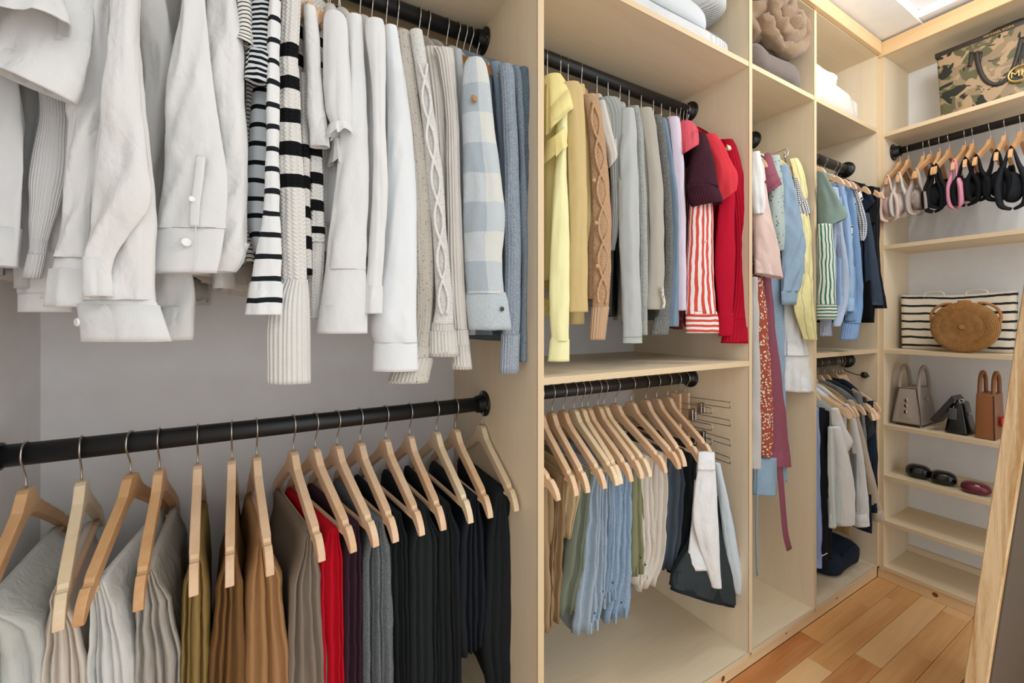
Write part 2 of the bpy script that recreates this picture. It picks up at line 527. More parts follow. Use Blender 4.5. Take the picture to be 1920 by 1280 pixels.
# ------------------------------------------------------------------ hangers
def hanger_meshes():
    top = [(0, 0), (.011, -.0005), (.019, -.005), (.027, -.017), (.040, -.033), (.065, -.050), (.10, -.071), (.135, -.093), (.165, -.112),
           (.173, -.117), (.176, -.124), (.182, -.1265), (.188, -.1255), (.196, -.133), (.205, -.145), (.212, -.159), (.2145, -.172)]
    bot = [(0, -.050), (.010, -.051), (.019, -.053), (.027, -.057), (.040, -.064), (.065, -.078), (.10, -.098), (.135, -.119), (.160, -.136),
           (.167, -.141), (.172, -.145), (.178, -.149), (.184, -.153), (.190, -.158), (.197, -.165), (.203, -.171), (.208, -.1745)]
    top = [(a * 1.075, b * 1.05) for a, b in top]; bot = [(a * 1.075, b * 1.05) for a, b in bot]
    bm = bmesh.new()
    ring = []
    n = len(top)
    cols = [(-top[i][0], top[i][1], -bot[i][0], bot[i][1]) for i in range(n - 1, 0, -1)] + [(top[i][0], top[i][1], bot[i][0], bot[i][1]) for i in range(n)]
    for (ty, tz, by, bz) in cols:
        th = .0085 if abs(ty) < .183 else .0075
        bow = 0.06 * abs(ty) ** 2
        ring.append([bm.verts.new((sx * th + bow, y, z - .068)) for sx, y, z in ((-1, ty, tz), (1, ty, tz), (1, by, bz), (-1, by, bz))])
    for a, b in zip(ring, ring[1:]):
        for k in range(4):
            bm.faces.new((a[k], a[(k + 1) % 4], b[(k + 1) % 4], b[k]))
    bm.faces.new(ring[0][::-1]); bm.faces.new(ring[-1])
    bmesh.ops.recalc_face_normals(bm, faces=bm.faces)
    ed = [e for e in bm.edges if len(e.link_faces) == 2 and e.calc_face_angle(0) > 0.9]
    bmesh.ops.bevel(bm, geom=ed, offset=.0016, segments=2, affect='EDGES', profile=.5)
    bars = []
    for i, mt in enumerate(HANG):
        me = bpy.data.meshes.new('hanger_arms')
        bm.to_mesh(me)
        me.materials.append(mt)
        bars.append(me)
    bm.free()
    return bars
ARMS = hanger_meshes()
_h = thing('proto', None, None)
pts = []
for a in range(-10, 231, 12):
    an = math.radians(a)
    pts.append((0, .0245 * math.cos(an), .0245 * math.sin(an)))
pts += [(0, -.0105, -.0290), (0, -.0035, -.0385), (0, 0, -.050), (0, 0, -.072)]
HOOK = wire('hook', pts, .0018, STEEL, _h, 44, 8).data
BAR = wire('trouser_bar', [(.0024, -.200, -.2215), (.0024, .200, -.2215)], .0062, HANG[0], _h, 5, 10).data
for o in list(_h.children):
    bpy.data.objects.remove(o)
bpy.data.objects.remove(_h)

HGRP = 'wooden clothes hangers in the closet'
def hanger(label, loc, rot, mt=0, bar=True, group=HGRP, sc=1.0):
    t = thing('clothes_hanger', label, 'hanger', loc, group)
    t.rotation_euler = (0, 0, rot)
    t.scale = (sc, sc, sc) if sc != 1 else (1, 1, 1)
    for nm, me in (('arms', ARMS[mt]), ('hook', HOOK)) + ((('trouser_bar', BAR),) if bar else ()):
        o = bpy.data.objects.new(nm, me); COL.objects.link(o); o.parent = t
    return t

# ------------------------------------------------------------------ cloth builders
def nz(x, y, z): return noise.noise(Vector((x, y, z)))
def tube(name, rows, mat, parent, N=32, step=.016, fold=.05, k=4, wr=.004, seed=0, inner=True, power=2.0, sway=0.0, swk=30.0, uv0=0.0, captop=True, label=None, pleat=0.0):
    """cloth tube through rows (centre, half-width vector, half-depth vector)"""
    flat = [tuple(c) + tuple(a) + tuple(b) for c, a, b in rows]
    L = sum((Vector(flat[i + 1][:3]) - Vector(flat[i][:3])).length for i in range(len(flat) - 1))
    M = max(6, int(L / step) + 1)
    R = catmull(flat, M)
    vs_, uv, fs = [], [], []
    dist = uv0
    per = sum(Vector(r[3:6]).length * 4 + Vector(r[6:9]).length * 2 for r in flat) / len(flat)
    pc = None
    e = 2.0 / power
    def ringpts(r, s, kf, kw):
        c, A, B = Vector(r[:3]), Vector(r[3:6]), Vector(r[6:9])
        out = []
        la, lb = A.length, B.length
        Bn = B.normalized() if lb > 0 else Vector((0, 1, 0))
        for i in range(N + 1):
            th = 2 * math.pi * i / N
            sa, ca = math.sin(th), math.cos(th)
            x = -math.copysign(abs(sa) ** e, sa); y = math.copysign(abs(ca) ** e, ca)
            th2 = th if i < N else 0.0
            ph_ = th2 + 1.1 * nz(s * 2.2, seed, 1.7) * math.sin(th2 * .5)
            f = 1 + kf * (2.2 * abs(math.sin(k * .5 * ph_ + seed)) - 1.1 + .5 * math.sin((k + 3) * th2 + 4 * nz(s * 3.0, seed, 9.1)))
            p = c + A * (x * f) + B * (y * f)
            yloc = x * la
            q = p * 1.0
            d = kw * (nz(q.x * 13 + seed, q.y * 13, q.z * 9 + q.x * 6) + .35 * nz(q.x * 34, q.y * 34 + seed, q.z * 26))
            if sway:
                g = min(1.0, (s - uv0) * 3.0)
                d2 = sway * g * (math.sin(yloc * swk + seed + 3 * nz(s * 2, seed, 0)) + .5 * math.sin(yloc * swk * 2.3 + seed * 2))
                p = p + Bn * d2
            if pleat:
                xa = yloc * 26 + .9 * seed
                r1 = 1 - 2.4 * abs(nz(xa + s * 5 + 2.0 * nz(s * 3, seed, 2), s * 3.2, seed))
                r2 = 1 - 2.4 * abs(nz(xa * .9 - s * 9, s * 7.5 + 4, seed + 5))
                p = p + Bn * (math.copysign(1, y) * pleat * min(1, (s - uv0) * 8 + .2) * (r1 * .75 + r2 * .35) * (1 - .8 * abs(x) ** 6))
            rad = (A * (x * lb) + B * (y * la))
            if rad.length > 1e-9: p = p + rad.normalized() * d
            out.append(p)
        return out
    for j, r in enumerate(R):
        c = Vector(r[:3])
        if pc is not None: dist += (c - pc).length
        pc = c
        g = min(1.0, (dist - uv0) / .10 + .15)
        for i, p in enumerate(ringpts(r, dist, fold * g, wr * g)):
            vs_.append(p); uv.append((per * i / N, dist))
    W = N + 1
    for j in range(M - 1):
        for i in range(N):
            a = j * W + i
            fs.append((a, a + 1, a + W + 1, a + W))
    if captop:
        ctr = len(vs_); vs_.append(Vector(R[0][:3]) + Vector((0, 0, .004))); uv.append((0, uv0))
        for i in range(N): fs.append((ctr, i + 1, i))
    if inner:
        last = R[-1]
        up = (Vector(R[-2][:3]) - Vector(last[:3])).normalized()
        for kk, (sc_, u_) in enumerate(((.98, .0), (.96, .02), (.90, .06))):
            b0 = len(vs_)
            base = vs_[(M - 1) * W:(M - 1) * W + W]
            cc = Vector(last[:3])
            for i in range(W):
                vs_.append(cc + (base[i] - cc) * sc_ + up * u_); uv.append((per * i / N, dist - u_))
            pb = (M - 1) * W if kk == 0 else b0 - W
            for i in range(N): fs.append((pb + i, pb + i + 1, b0 + i + 1, b0 + i))
        ctr = len(vs_); vs_.append(Vector(last[:3]) + up * .062); uv.append((0, dist))
        for i in range(N): fs.append((b0 + i, b0 + i + 1, ctr))
    else:
        ctr = len(vs_); vs_.append(Vector(R[-1][:3])); uv.append((0, dist))
        for i in range(N): fs.append(((M - 1) * W + i, (M - 1) * W + i + 1, ctr))
    o = mesh(name, vs_, fs, mat, parent, uv, True, label)
    return o, dist

PHI = -0.33
def rows_px(rows, Ys, ratio=.45, phi=PHI, bmin=.010, bmax=.05):
    """edge columns read at rows, set at depth Ys -> tube rows in metres"""
    ad = Vector((math.cos(phi), math.sin(phi)))
    out = []
    for r in rows:
        if len(r) == 3: v, uL, uR = r; vL = vR = v; Y = Ys
        elif len(r) == 4: v, uL, uR, Y = r; vL = vR = v
        else: uL, vL, uR, vR, Y = r
        Y = Y or Ys
        cx = Y * tu((uL + uR) / 2)
        def hit(u):
            t = tu(u)
            kk = (cx * ad.y - Y * ad.x) / (t * ad.y - ad.x)
            return Vector((t * kk, kk))
        pl_, pr_ = hit(uL), hit(uR)
        zl = ZV(vL, pl_.x, pl_.y); zr = ZV(vR, pr_.x, pr_.y)
        a = Vector((pl_.x, pl_.y, zl)); b = Vector((pr_.x, pr_.y, zr))
        hw = (b - a).length / 2
        bb = max(bmin, min(bmax, hw * ratio))
        out.append(((a + b) / 2, (b - a) / 2, Vector((-ad.y, ad.x, 0)) * bb))
    return out

GN = [0]
def button(parent, p, r, mat, nrm=(0.35, -.93, 0)):
    n = Vector(nrm).normalized()
    return lathe('button', [(r, 0), (r, .0015), (r * .85, .003), (r * .55, .0022)], p, n, mat, parent, 14)
def cut(rows, v0):
    """split edge rows at row v0"""
    up, dn = [], []
    key = lambda r: r[0] if len(r) < 5 else (r[1] + r[3]) / 2
    for r in rows:
        (up if key(r) <= v0 + .01 else dn).append(r)
    a, b = up[-1], dn[0]
    if abs(key(a) - v0) > .5 and len(a) == len(b) and len(a) < 5:
        f = (v0 - a[0]) / (b[0] - a[0])
        m = tuple(x + (y - x) * f for x, y in zip(a, b))
        m = (v0,) + m[1:]
        up.append(m)
        dn.insert(0, m)
    else:
        dn.insert(0, a)
    return up, dn

def garment(name, label, cat, short, mat, rodd, hook, sleeves, hem=None, cuff=None, Ys=.955, hw=.195, th=.016, hmat=0, ratio=.45,
            fold=.05, wr=.004, k=4, flare=1.0, body=True, grp=None, bodymat=None, hemY=None, sway=.006, zneck=None, front=None, hang=True, phi=PHI, ytip=None, btip=0.0, pleat=.004, power=1.7, over=None, names=None, mats=None, hsc=1.0):
    """a top on a hanger: body hung below the hook, sleeve(s) with cuffs at the near shoulder"""
    GN[0] += 1
    seed = GN[0] * 3.7
    HX = 0 if hook is None else (rodd['Y'] * tu(hook) if abs(hook) > 5 else hook)
    if hook is None:
        f_ = sleeves[0] if isinstance(sleeves[0][0], (list, tuple)) else sleeves
        q_ = f_[0] if front is None else (front[1], front[0], front[0])
        HX = ytip * tu((q_[1] + q_[2]) / 2) + .018
    HX = max(rodd['x0'] + .02, min(rodd['x1'] - .02, HX))
    RY, RZ = rodd['Y'], rodd['Z']
    t = thing(name, label, cat, (HX, RY, RZ - .07), grp)
    first = sleeves[0] if isinstance(sleeves[0][0], (list, tuple)) else sleeves
    allsl = sleeves if isinstance(sleeves[0][0], (list, tuple)) else [sleeves]
    ytip = ytip or RY - .215
    r0 = first[0]
    if front is None:
        uc = (r0[1] + r0[2]) / 2 if len(r0) < 5 else (r0[0] + r0[2]) / 2
        vt = r0[0] if len(r0) < 5 else (r0[1] + r0[3]) / 2
    else:
        uc, vt = front
    tip = PY(uc, vt, ytip)
    e = Vector((tip.x - HX, tip.y - RY, 0)); e.normalize()
    zs = min(tip.z, RZ - .14)
    zn = RZ - .085 if zneck is None else zneck
    zn = max(zn, zs + .05)
    rot = math.atan2(e.x, -e.y)
    if hang:
        hanger('wooden hanger with steel hook holding ' + short, (HX, RY, RZ), rot, hmat, sc=hsc)
    nrm = Vector((-e.y, e.x, 0))
    c = Vector((HX, RY, 0))
    if body:
        zh = ZV(hem, HX + e.x * hw, RY + e.y * hw) if hem else zs - .45
        def row(z, a, b, sh=0): return (Vector((c.x, c.y, z)) + e * sh, -e * a, nrm * b)
        rows = [row(zn, .045, .016), row(zn - .012, .07, .020), row(zn - (zn - zs) * .5, hw * .66, th), row(zs - .012, hw * .96, th), row(zs - .05, hw, th)]
        n = 4
        for i in range(1, n + 1):
            f = i / n
            z = zs - .05 + (zh - zs + .05) * f
            rows.append(row(z, hw * (1 + (flare - 1) * f), th * (1 + .25 * f), btip * f))
        tube('body', rows, bodymat or mat, t, N=44, fold=.0, wr=wr, seed=seed, sway=sway, power=2.6, uv0=0)
    for si, sl in enumerate(allsl):
        pn_ = names[si] if names else 'sleeve'
        mt_ = mats[si] if mats else mat
        Yk = Ys if si == 0 or over is None else over
        cu = cuff if not isinstance(cuff, list) else cuff[si]
        if cu and cu[0] is not None:
            up, dn = cut(sl, cu[0])
            so, d = tube(pn_, rows_px(up, Yk, ratio, phi), mt_, t, fold=fold, k=k, wr=wr, seed=seed + si, inner=False, pleat=pleat, power=power, N=48, step=.012)
            cr = rows_px(dn, Yk, ratio, phi)
            cr = [(c_, a * 1.02 + a.normalized() * .001, b * 1.05) for c_, a, b in cr]
            tube('cuff', cr, cu[1], t, fold=fold * .4, k=k, wr=wr * .5, seed=seed + si, uv0=d, step=.010, pleat=pleat * .4, power=power, N=48)
        else:
            tube(pn_, rows_px(sl, Yk, ratio, phi), mt_, t, fold=fold, k=k, wr=wr, seed=seed + si, pleat=pleat, power=power, N=48, step=.012)
    return t

def drape(name, label, cat, short, mat, rodd, hook, tip, rows, n=4, Yfr=None, depth=.33, hmat=0, grp=None, wr=.002, groove=.022, hemmat=None, tipY=.226, zmin=.10, hang=True, hemh=.0, Ybar=None):
    """trousers folded over the bar of a hanger; rows give the near face's edge columns"""
    GN[0] += 1
    seed = GN[0] * 2.3
    rg = random.Random(GN[0])
    RY, RZ = rodd['Y'], rodd['Z']
    HX = RY * tu(hook) if abs(hook) > 5 else hook
    tx = (RY - tipY) * tu(tip)
    e = Vector((tx - HX, -tipY, 0)).normalized()
    rot = math.atan2(e.x, -e.y)
    if hang:
        hanger('wooden hanger with steel hook holding ' + short, (HX, RY, RZ), rot, hmat)
    t = thing(name, label, cat, (HX, RY, RZ - .21), grp)
    Yf = Yfr or RY - .165
    nrm = Vector((-e.y, e.x, 0))                 # towards +x
    if nrm.x < 0: nrm = -nrm
    bk = -e                                      # runs back along the bar
    base = []
    for v, uL, uR in rows:
        a, b = PY(uL, v, Yf), PY(uR, v, Yf)
        base.append(((a.x + b.x) / 2, max((a.z + b.z) / 2, zmin), (b.x - a.x) / 2 / max(.5, abs(nrm.x))))
    ztop = RZ - .2215 + .010
    base = [(base[0][0], ztop, .007), (base[0][0], ztop - .012, max(.012, base[0][2] * .8))] + [b for b in base[0:] if b[1] < ztop - .02]
    Lz = base[0][1] - base[-1][1]
    M = max(10, int(Lz / .022))
    # resample by height
    R = []
    for j in range(M):
        z = base[0][1] - Lz * (j / (M - 1)) ** 1.15
        for q in range(len(base) - 1):
            if base[q][1] >= z >= base[q + 1][1]:
                f = (base[q][1] - z) / max(1e-6, base[q][1] - base[q + 1][1])
                f2 = f * f * (3 - 2 * f) if q > 0 else math.sqrt(max(f, 0))
                R.append((base[q][0] + (base[q + 1][0] - base[q][0]) * f2, z, base[q][2] + (base[q + 1][2] - base[q][2]) * f2))
                break
        else:
            R.append((base[-1][0], z, base[-1][2]))
    # layer boundaries across the front, 0..1
    wds = [rg.uniform(.5, 1.7) for _ in range(n)]
    sw = sum(wds); bd = [0]
    for w_ in wds: bd.append(bd[-1] + w_ / sw)
    dep = [rg.uniform(.0, 1.0) for _ in range(n)]
    vs_, uv, fs = [], [], []
    for j, (cx, z, hw) in enumerate(R):
        s = base[0][1] - z
        g = min(1.0, s / .10)
        ring = []
        sideN = 9
        wob = [.004 * g * nz(i * .9 + seed, s * 4, 2.0) for i in range(40)]
        # left side, back to front
        fx = lambda q: cx * 1.0
        def loc(x, y):                           # x across from bar line, y back from the front
            return Vector((cx, Yf, z)) + nrm * x + bk * y
        for i in range(sideN):
            y = depth * (1 - i / sideN)
            ww = hw * (1 - .25 * (y / depth)) + wob[i] + .006 * g * math.sin(y * 26 + seed + 2 * nz(s * 2, seed, 3))
            ring.append((loc(-ww, y), y))
        for li in range(n):
            a, b = bd[li], bd[li + 1]
            sh = .06 * g * nz(li * 3.1 + seed, s * 3.0, 5.0)
            sh2 = .06 * g * nz((li + 1) * 3.1 + seed, s * 3.0, 5.0)
            if li == 0: sh = 0
            if li == n - 1: sh2 = 0
            for q in range(6):
                f = q / 5 if li == n - 1 else q / 6
                xx = (a + sh) + ((b + sh2) - (a + sh)) * f
                an = math.pi * f
                rnd_ = math.sin(an) ** .55 if 0 < f < 1 else 0.0
                gr = groove * (.35 + .65 * g) * (.5 + dep[li]) * (1 if hw > .012 else hw / .012)
                edge_in = gr * (1 - rnd_)
                lay = .016 * g * dep[li] + .006 * g * nz(li + seed, s * 5, 0)
                if (li == 0 and f == 0) or (li == n - 1 and f == 1): edge_in = gr * .5
                ring.append((loc(-hw + 2 * hw * xx + .0015 * g * nz(xx * 9, s * 20, seed), edge_in + lay), 0))
        for i in range(sideN):
            y = depth * ((i + 1) / sideN)
            ww = hw * (1 - .25 * (y / depth)) + wob[i + 12] + .006 * g * math.sin(y * 26 + seed * 1.3 + 2 * nz(s * 2, seed, 8))
            ring.append((loc(ww, y), y))
        W = len(ring)
        uacc = 0; pp = None
        for p, y in ring:
            d = wr * g * nz(p.x * 40 + seed, p.y * 40, p.z * 22)
            p = p + nrm * d + e * d
            if pp is not None: uacc += (p - pp).length
            pp = p
            vs_.append(p); uv.append((uacc, s))
    for j in range(len(R) - 1):
        for i in range(W):
            i2 = (i + 1) % W
            fs.append((j * W + i, j * W + i2, (j + 1) * W + i2, (j + 1) * W + i))
    fs.append(tuple(range(W - 1, -1, -1)))
    fs.append(tuple(range((len(R) - 1) * W, len(R) * W)))
    if hemh > 0:
        cutj = next(j for j in range(len(R)) if R[j][1] < R[-1][1] + hemh)
        f1 = [f for f in fs if max(f) <= (cutj + 1) * W - 1]
        f2 = [f for f in fs if f not in set(f1)]
        def sub(fl, nm, mt):
            used = sorted({i for f in fl for i in f}); mp_ = {a: b for b, a in enumerate(used)}
            return mesh(nm, [vs_[i] for i in used], [tuple(mp_[i] for i in f) for f in fl], mt, t, [uv[i] for i in used])
        sub(f1, 'legs', mat); sub(f2, 'waistband' if cat != 'skirt' else 'hem', hemmat or mat)
    else:
        o = mesh('legs', vs_, fs, mat, t, uv)
    return t
# ------------------------------------------------------------------ cloth materials
WHITE = fab('white_cotton', '#dfe0df', wr=.5)
WHITEL = fab('white_linen', '#e1e1df', wr=.95)
WHITES = fab('white_smooth', '#dedfdf', wr=.18)
WHITEC = fab('white_cool', '#e2e6e8', wr=.3)
RIBW = fab('white_rib', '#dadada', weave='rib', wr=.15, bsc=2.2)
RIBW2 = fab('cream_rib', '#e0dfda', weave='rib', wr=.1, bsc=1.05)
KNITW = fab('white_knit', '#e8e6e1', weave='knit', wr=.1, bsc=.7)
SHEER = fab('greyed_white', '#d6d6d3', wr=.6)
STR_THIN = fab('thin_black_stripe', '#e8e6df', 'h', h2='#1b1d20', p=(.0085, .28, 0), wr=.3)
STR_FINE = fab('fine_black_stripe', '#d9dee0', 'h', h2='#15181c', p=(.0105, .52, 0), wr=.4)
STR_GREY = fab('grey_black_stripe', '#c3cace', 'h', h2='#101214', p=(.036, .26, .3), wr=.3)
STR_WIDE = fab('white_black_stripe', '#e8eaea', 'h', h2='#1c2126', p=(.041, .24, .1), wr=.6)
KNITS = fab('chunky_stripe_knit', '#e9e7e1', 'topband', weave='knit', h2='#141518', p=(.064, .42, .55, .135, .475), wr=.1, bsc=.55)
KNITS2 = fab('chunky_stripe_knit_back', '#e9e7e1', 'topband', weave='knit', h2='#141518', p=(.058, .42, .1, .0, .24), wr=.1, bsc=.55)
SPECK = fab('oatmeal_speckle_knit', '#cbc5ba', 'speck', weave='knit', h2='#6d5c4c', p=(.70,), wr=.1, bsc=.9)
SPECKR = fab('oatmeal_speckle_rib', '#cdc7bd', 'speck', weave='rib', h2='#7d6c5c', p=(.72,), wr=.0, bsc=1.1)
CABLEW = fab('white_cable_knit', '#dcdbd6', weave='cable', wr=.1)
RIBB = fab('beige_rib_knit', '#d5d0c8', weave='rib', wr=.1, bsc=1.05)
RIBBC = fab('beige_cord_knit', '#d3cec6', weave='rib', wr=.1, bsc=1.0)
PLAID = fab('pale_blue_plaid_wool', '#dadcd5', 'plaid', weave='fuzzy', h2='#9dadb9', h3='#c0cad0', p=(.105, .5, .55), wr=.1)
PLAIDC = fab('pale_blue_wool', '#ccd4d6', 'heather', weave='fuzzy', h2='#b3c0c8', wr=.1)
BLUEH = fab('blue_heather_knit', '#adb7c1', 'heather', weave='knit', h2='#7f8d9c', wr=.1, bsc=.8)
BLUER = fab('blue_heather_rib', '#b2bbc4', 'heather', weave='rib', h2='#8894a2', wr=0, bsc=1.1)
BLUEM = fab('blue_marl', '#92a0ac', 'heather', weave='fuzzy', h2='#6d7b89', wr=.1)
BLUED = fab('blue_boucle', '#72828f', 'heather', weave='fuzzy', h2='#46545f', wr=.1)
SLATE = fab('slate_blue', '#7d8f9f', wr=.2)
GREYC = fab('grey_cotton', '#a9aeae', wr=.3)
PEARL = m_flat('pearl_button', '#f0f0ee', 0.25, 0.6)
SNAP = m_flat('gunmetal_snap', '#555b5e', 0.35, 0.5, 0.8)
LEATH = m_flat('tan_leather_patch', '#a9763e', 0.6)
BLKC = fab('black_cloth', '#141517', wr=.3)

G1 = 'tops on the upper rod of the left bay'
T_, S_, J_, B_ = 'top', 'shirt', 'sweater', 'blouse'
g = garment
# ---- white pieces at the far left
g('white_shirt', 'plain white shirt at the frame edge with a straight open hem', S_, 'the plain white shirt at the left edge', WHITES, R1U, -.440,
  [(-60, -190, -90), (150, -185, -60), (330, -175, -40), (420, -170, -50)], hem=500, Ys=.96, hw=.19, th=.03, grp=G1, sway=.012)
g('white_shirt', 'white shirt with soft vertical folds and a curved hem, behind the ribbed sleeve', S_, 'the white shirt with soft folds', WHITES, R1U, -.395,
  [(-60, -110, -20), (120, -40, 30), (300, -35, 42), (480, -20, 33), (498, -18, 30)], hem=512, Ys=.985, hw=.19, th=.028, fold=.08, k=3, pleat=.010, grp=G1, sway=.014)
g('ribbed_shirt', 'white fine-ribbed long sleeve top with a narrow ribbed cuff', T_, 'the white ribbed top', RIBW, R1U, -.355,
  [(-60, 5, 70), (165, 74, 122), (300, 62, 128), (400, 58, 106), (480, 54, 84), (522, 44, 76)], hem=540, cuff=(478, RIBW), Ys=.985, th=.022, fold=.02, grp=G1)
g('white_shirt', 'white cotton shirt whose square tail hangs left of the linen cuffs', S_, 'the white shirt with the square tail', WHITE, R1U, -.33,
  [(-40, 40, 120), (200, 60, 135), (480, 38, 135), (520, 37, 140), (585, 37, 132)], hem=560, Ys=1.03, th=.02, grp=G1, wr=.006, cuff=(550, WHITE))
g('white_tee', 'white t-shirt whose short sleeve cuff sticks out at the top left corner', 'shirt', 'the white t-shirt in the top left corner', WHITE, R1U, -.42,
  [(-90, -150, 30, .93), (-40, -160, 90, .90), (-150, 60, 118, 12, .875), (-160, 74, 128, 40, .865)], hem=420, Ys=.9, ratio=.5, th=.02, fold=.03, grp=G1, wr=.006, pleat=.009)
g('white_tee', 'boxy white linen tee with a wide slanting sleeve opening', 'shirt', 'the boxy white linen tee', WHITEL, R1U, -.30,
  [(-90, 40, 170, .96), (-10, 20, 172, .94), (-30, 40, 172, 90, .92), (-40, 85, 158, 150, .91), (-55, 112, 137, 192, .90)], hem=470, Ys=.93, ratio=.55, th=.02, fold=.03, grp=G1, wr=.005, hw=.2, pleat=.011)
g('linen_shirt', 'white linen shirt with a rolled crumpled sleeve and open cuff', S_, 'the white linen shirt with the crumpled sleeve', WHITEL, R1U, -.25,
  [(-60, 165, 205), (0, 170, 204), (120, 150, 203), (200, 133, 196), (235, 137, 190), (300, 127, 180), (400, 118, 172), (478, 108, 168), (520, 97, 166), (575, 84, 170)],
  hem=560, cuff=(480, WHITE), Ys=.935, th=.02, grp=G1, wr=.004, fold=.06, pleat=.012)
wl = g('linen_shirt', 'white linen shirt in front with a twisted sleeve and deep buttoned cuff', S_, 'the white linen shirt with the deep cuff', WHITEL, R1U, -.215,
  [[(-60, 210, 262), (0, 207, 262), (100, 202, 262), (200, 194, 266), (300, 182, 277), (380, 174, 284), (470, 168, 286), (556, 160, 286), (590, 152, 300), (640, 156, 318)],
   [(-60, 213, 259), (0, 210, 259), (100, 205, 259), (200, 196, 263), (300, 184, 277), (365, 174, 285), (400, 170, 276), (440, 166, 246), (480, 164, 220), (520, 163, 210), (556, 161, 214)]],
  hem=637, cuff=[(558, WHITE), (None, None)], Ys=.905, over=.885, th=.022, grp=G1, wr=.004, fold=.05, ratio=.26, pleat=.011)
button(wl, PY(146, 604, .90), .0065, PEARL, (-.8, -.6, 0))
g('white_shirt', 'greyed white shirt body with a bulging fold, hanging between two cuffed sleeves', S_, 'the greyed white shirt between the cuffed sleeves', SHEER, R1U, -.165,
  [(-60, 258, 300), (40, 262, 316), (120, 268, 322), (190, 272, 309), (260, 270, 300), (400, 285, 292), (510, 292, 355), (637, 290, 362)], hem=560, Ys=.985, th=.02, grp=G1, wr=.006, fold=.06, k=3, pleat=.010)
ws = g('white_shirt', 'white cotton shirt with a wide button-fastened cuff, left of the striped tops', S_, 'the white shirt with the wide buttoned cuff', WHITE, R1U, -.10,
  [(-60, 345, 378), (0, 343, 384), (80, 328, 390), (160, 315, 398), (250, 312, 410), (330, 308, 424), (422, 294, 420), (470, 286, 413), (512, 277, 404)],
  hem=515, cuff=(424, WHITES), Ys=.915, th=.018, grp=G1, wr=.003, fold=.04, ratio=.22, pleat=.008)
button(ws, PY(349, 454, .895), .0075, PEARL); button(ws, PY(359, 373, .887), .0050, PEARL)
wire('placket', [PY(377, 292, .889), PY(372, 340, .887), PY(366, 385, .888), PY(364, 425, .891)], .0075, WHITE, ws, 14, 10, flat=.22, up=(.3, 1, 0))
wire('cuff_slit', [PY(367, 424, .888), PY(365, 470, .886), PY(361, 511, .888)], .0012, SHEER, ws, 8, 6)
g('linen_shirt', 'wrinkled white linen shirt with a plain hem right beside the striped tees', S_, 'the wrinkled white linen shirt by the stripes', WHITEL, R1U, -.055,
  [(-60, 388, 432), (0, 386, 444), (90, 390, 457), (200, 398, 460), (320, 404, 464), (420, 402, 464), (480, 398, 462), (510, 393, 440)],
  hem=540, Ys=.945, th=.02, grp=G1, wr=.004, fold=.05, pleat=.012)
# ---- striped pieces
g('striped_tee', 'cream tee with thin black stripes and a rolled short sleeve', 'shirt', 'the thin-striped cream tee', STR_THIN, R1U, -.01,
  [(-40, 440, 468, .97), (0, 444, 472, .95), (60, 446, 474, .94), (440, 74, 477, 88, .93)], hem=490, Ys=.95, th=.012, fold=.03, grp=G1)
g('striped_tee', 'finely black-and-white striped tee with a wide short sleeve', 'shirt', 'the finely striped tee', STR_FINE, R1U, .03,
  [(-40, 474, 508, .97), (0, 474, 510, .95), (70, 470, 512, .94), (130, 462, 508, .93), (460, 152, 503, 160, .93)], hem=540, Ys=.95, th=.014, fold=.06, grp=G1, k=3)
g('striped_tee', 'grey tee with broad black stripes, body showing between striped sleeves', 'shirt', 'the grey tee with broad stripes', STR_GREY, R1U, .06,
  [(-40, 492, 512, 1.0), (120, 478, 506, .985), (170, 474, 505, .98), (300, 466, 505, .98), (400, 462, 504, .98), (480, 478, 510, .98)], hem=548, Ys=.98, th=.012, fold=.03, grp=G1)
g('striped_shirt', 'white long sleeve top with evenly spaced black stripes and flared cuff', T_, 'the white striped long sleeve top', STR_WIDE, R1U, .10,
  [(-40, 506, 530), (0, 507, 526), (100, 504, 522), (200, 502, 523), (320, 498, 523), (420, 490, 526), (500, 477, 528), (560, 463, 527), (590, 457, 527)], hem=545, Ys=.925, th=.014, grp=G1, fold=.04, wr=.005)
g('chunky_sweater', 'chunky white sweater with thick black stripes and a long ribbed cuff', J_, 'the chunky striped sweater', KNITS, R1U, .14,
  [[(-60, 530, 566), (0, 530, 564), (110, 520, 560), (140, 520, 562), (260, 521, 566), (400, 524, 572), (522, 526, 576), (580, 504, 580), (718, 500, 582)],
   [(140, 560, 577, 1.0), (260, 562, 580, .99), (400, 568, 582, .985), (515, 570, 586, .98)]], hem=530, cuff=[(524, RIBW2), (None, None)], Ys=.945, th=.02, grp=G1, fold=.02, wr=.003)
g('chunky_sweater', 'second sleeve of thick black stripes ending in a slit white cuff', J_, 'the striped sweater with the slit cuff', KNITS2, R1U, .17,
  [(230, 574, 604, 1.0), (340, 578, 606, 1.0), (440, 576, 608, 1.0), (490, 578, 606, 1.0), (600, 578, 600, 1.0)], cuff=(455, KNITW), hem=470, Ys=1.0, th=.016, grp=G1, front=(585, 30), fold=.03)
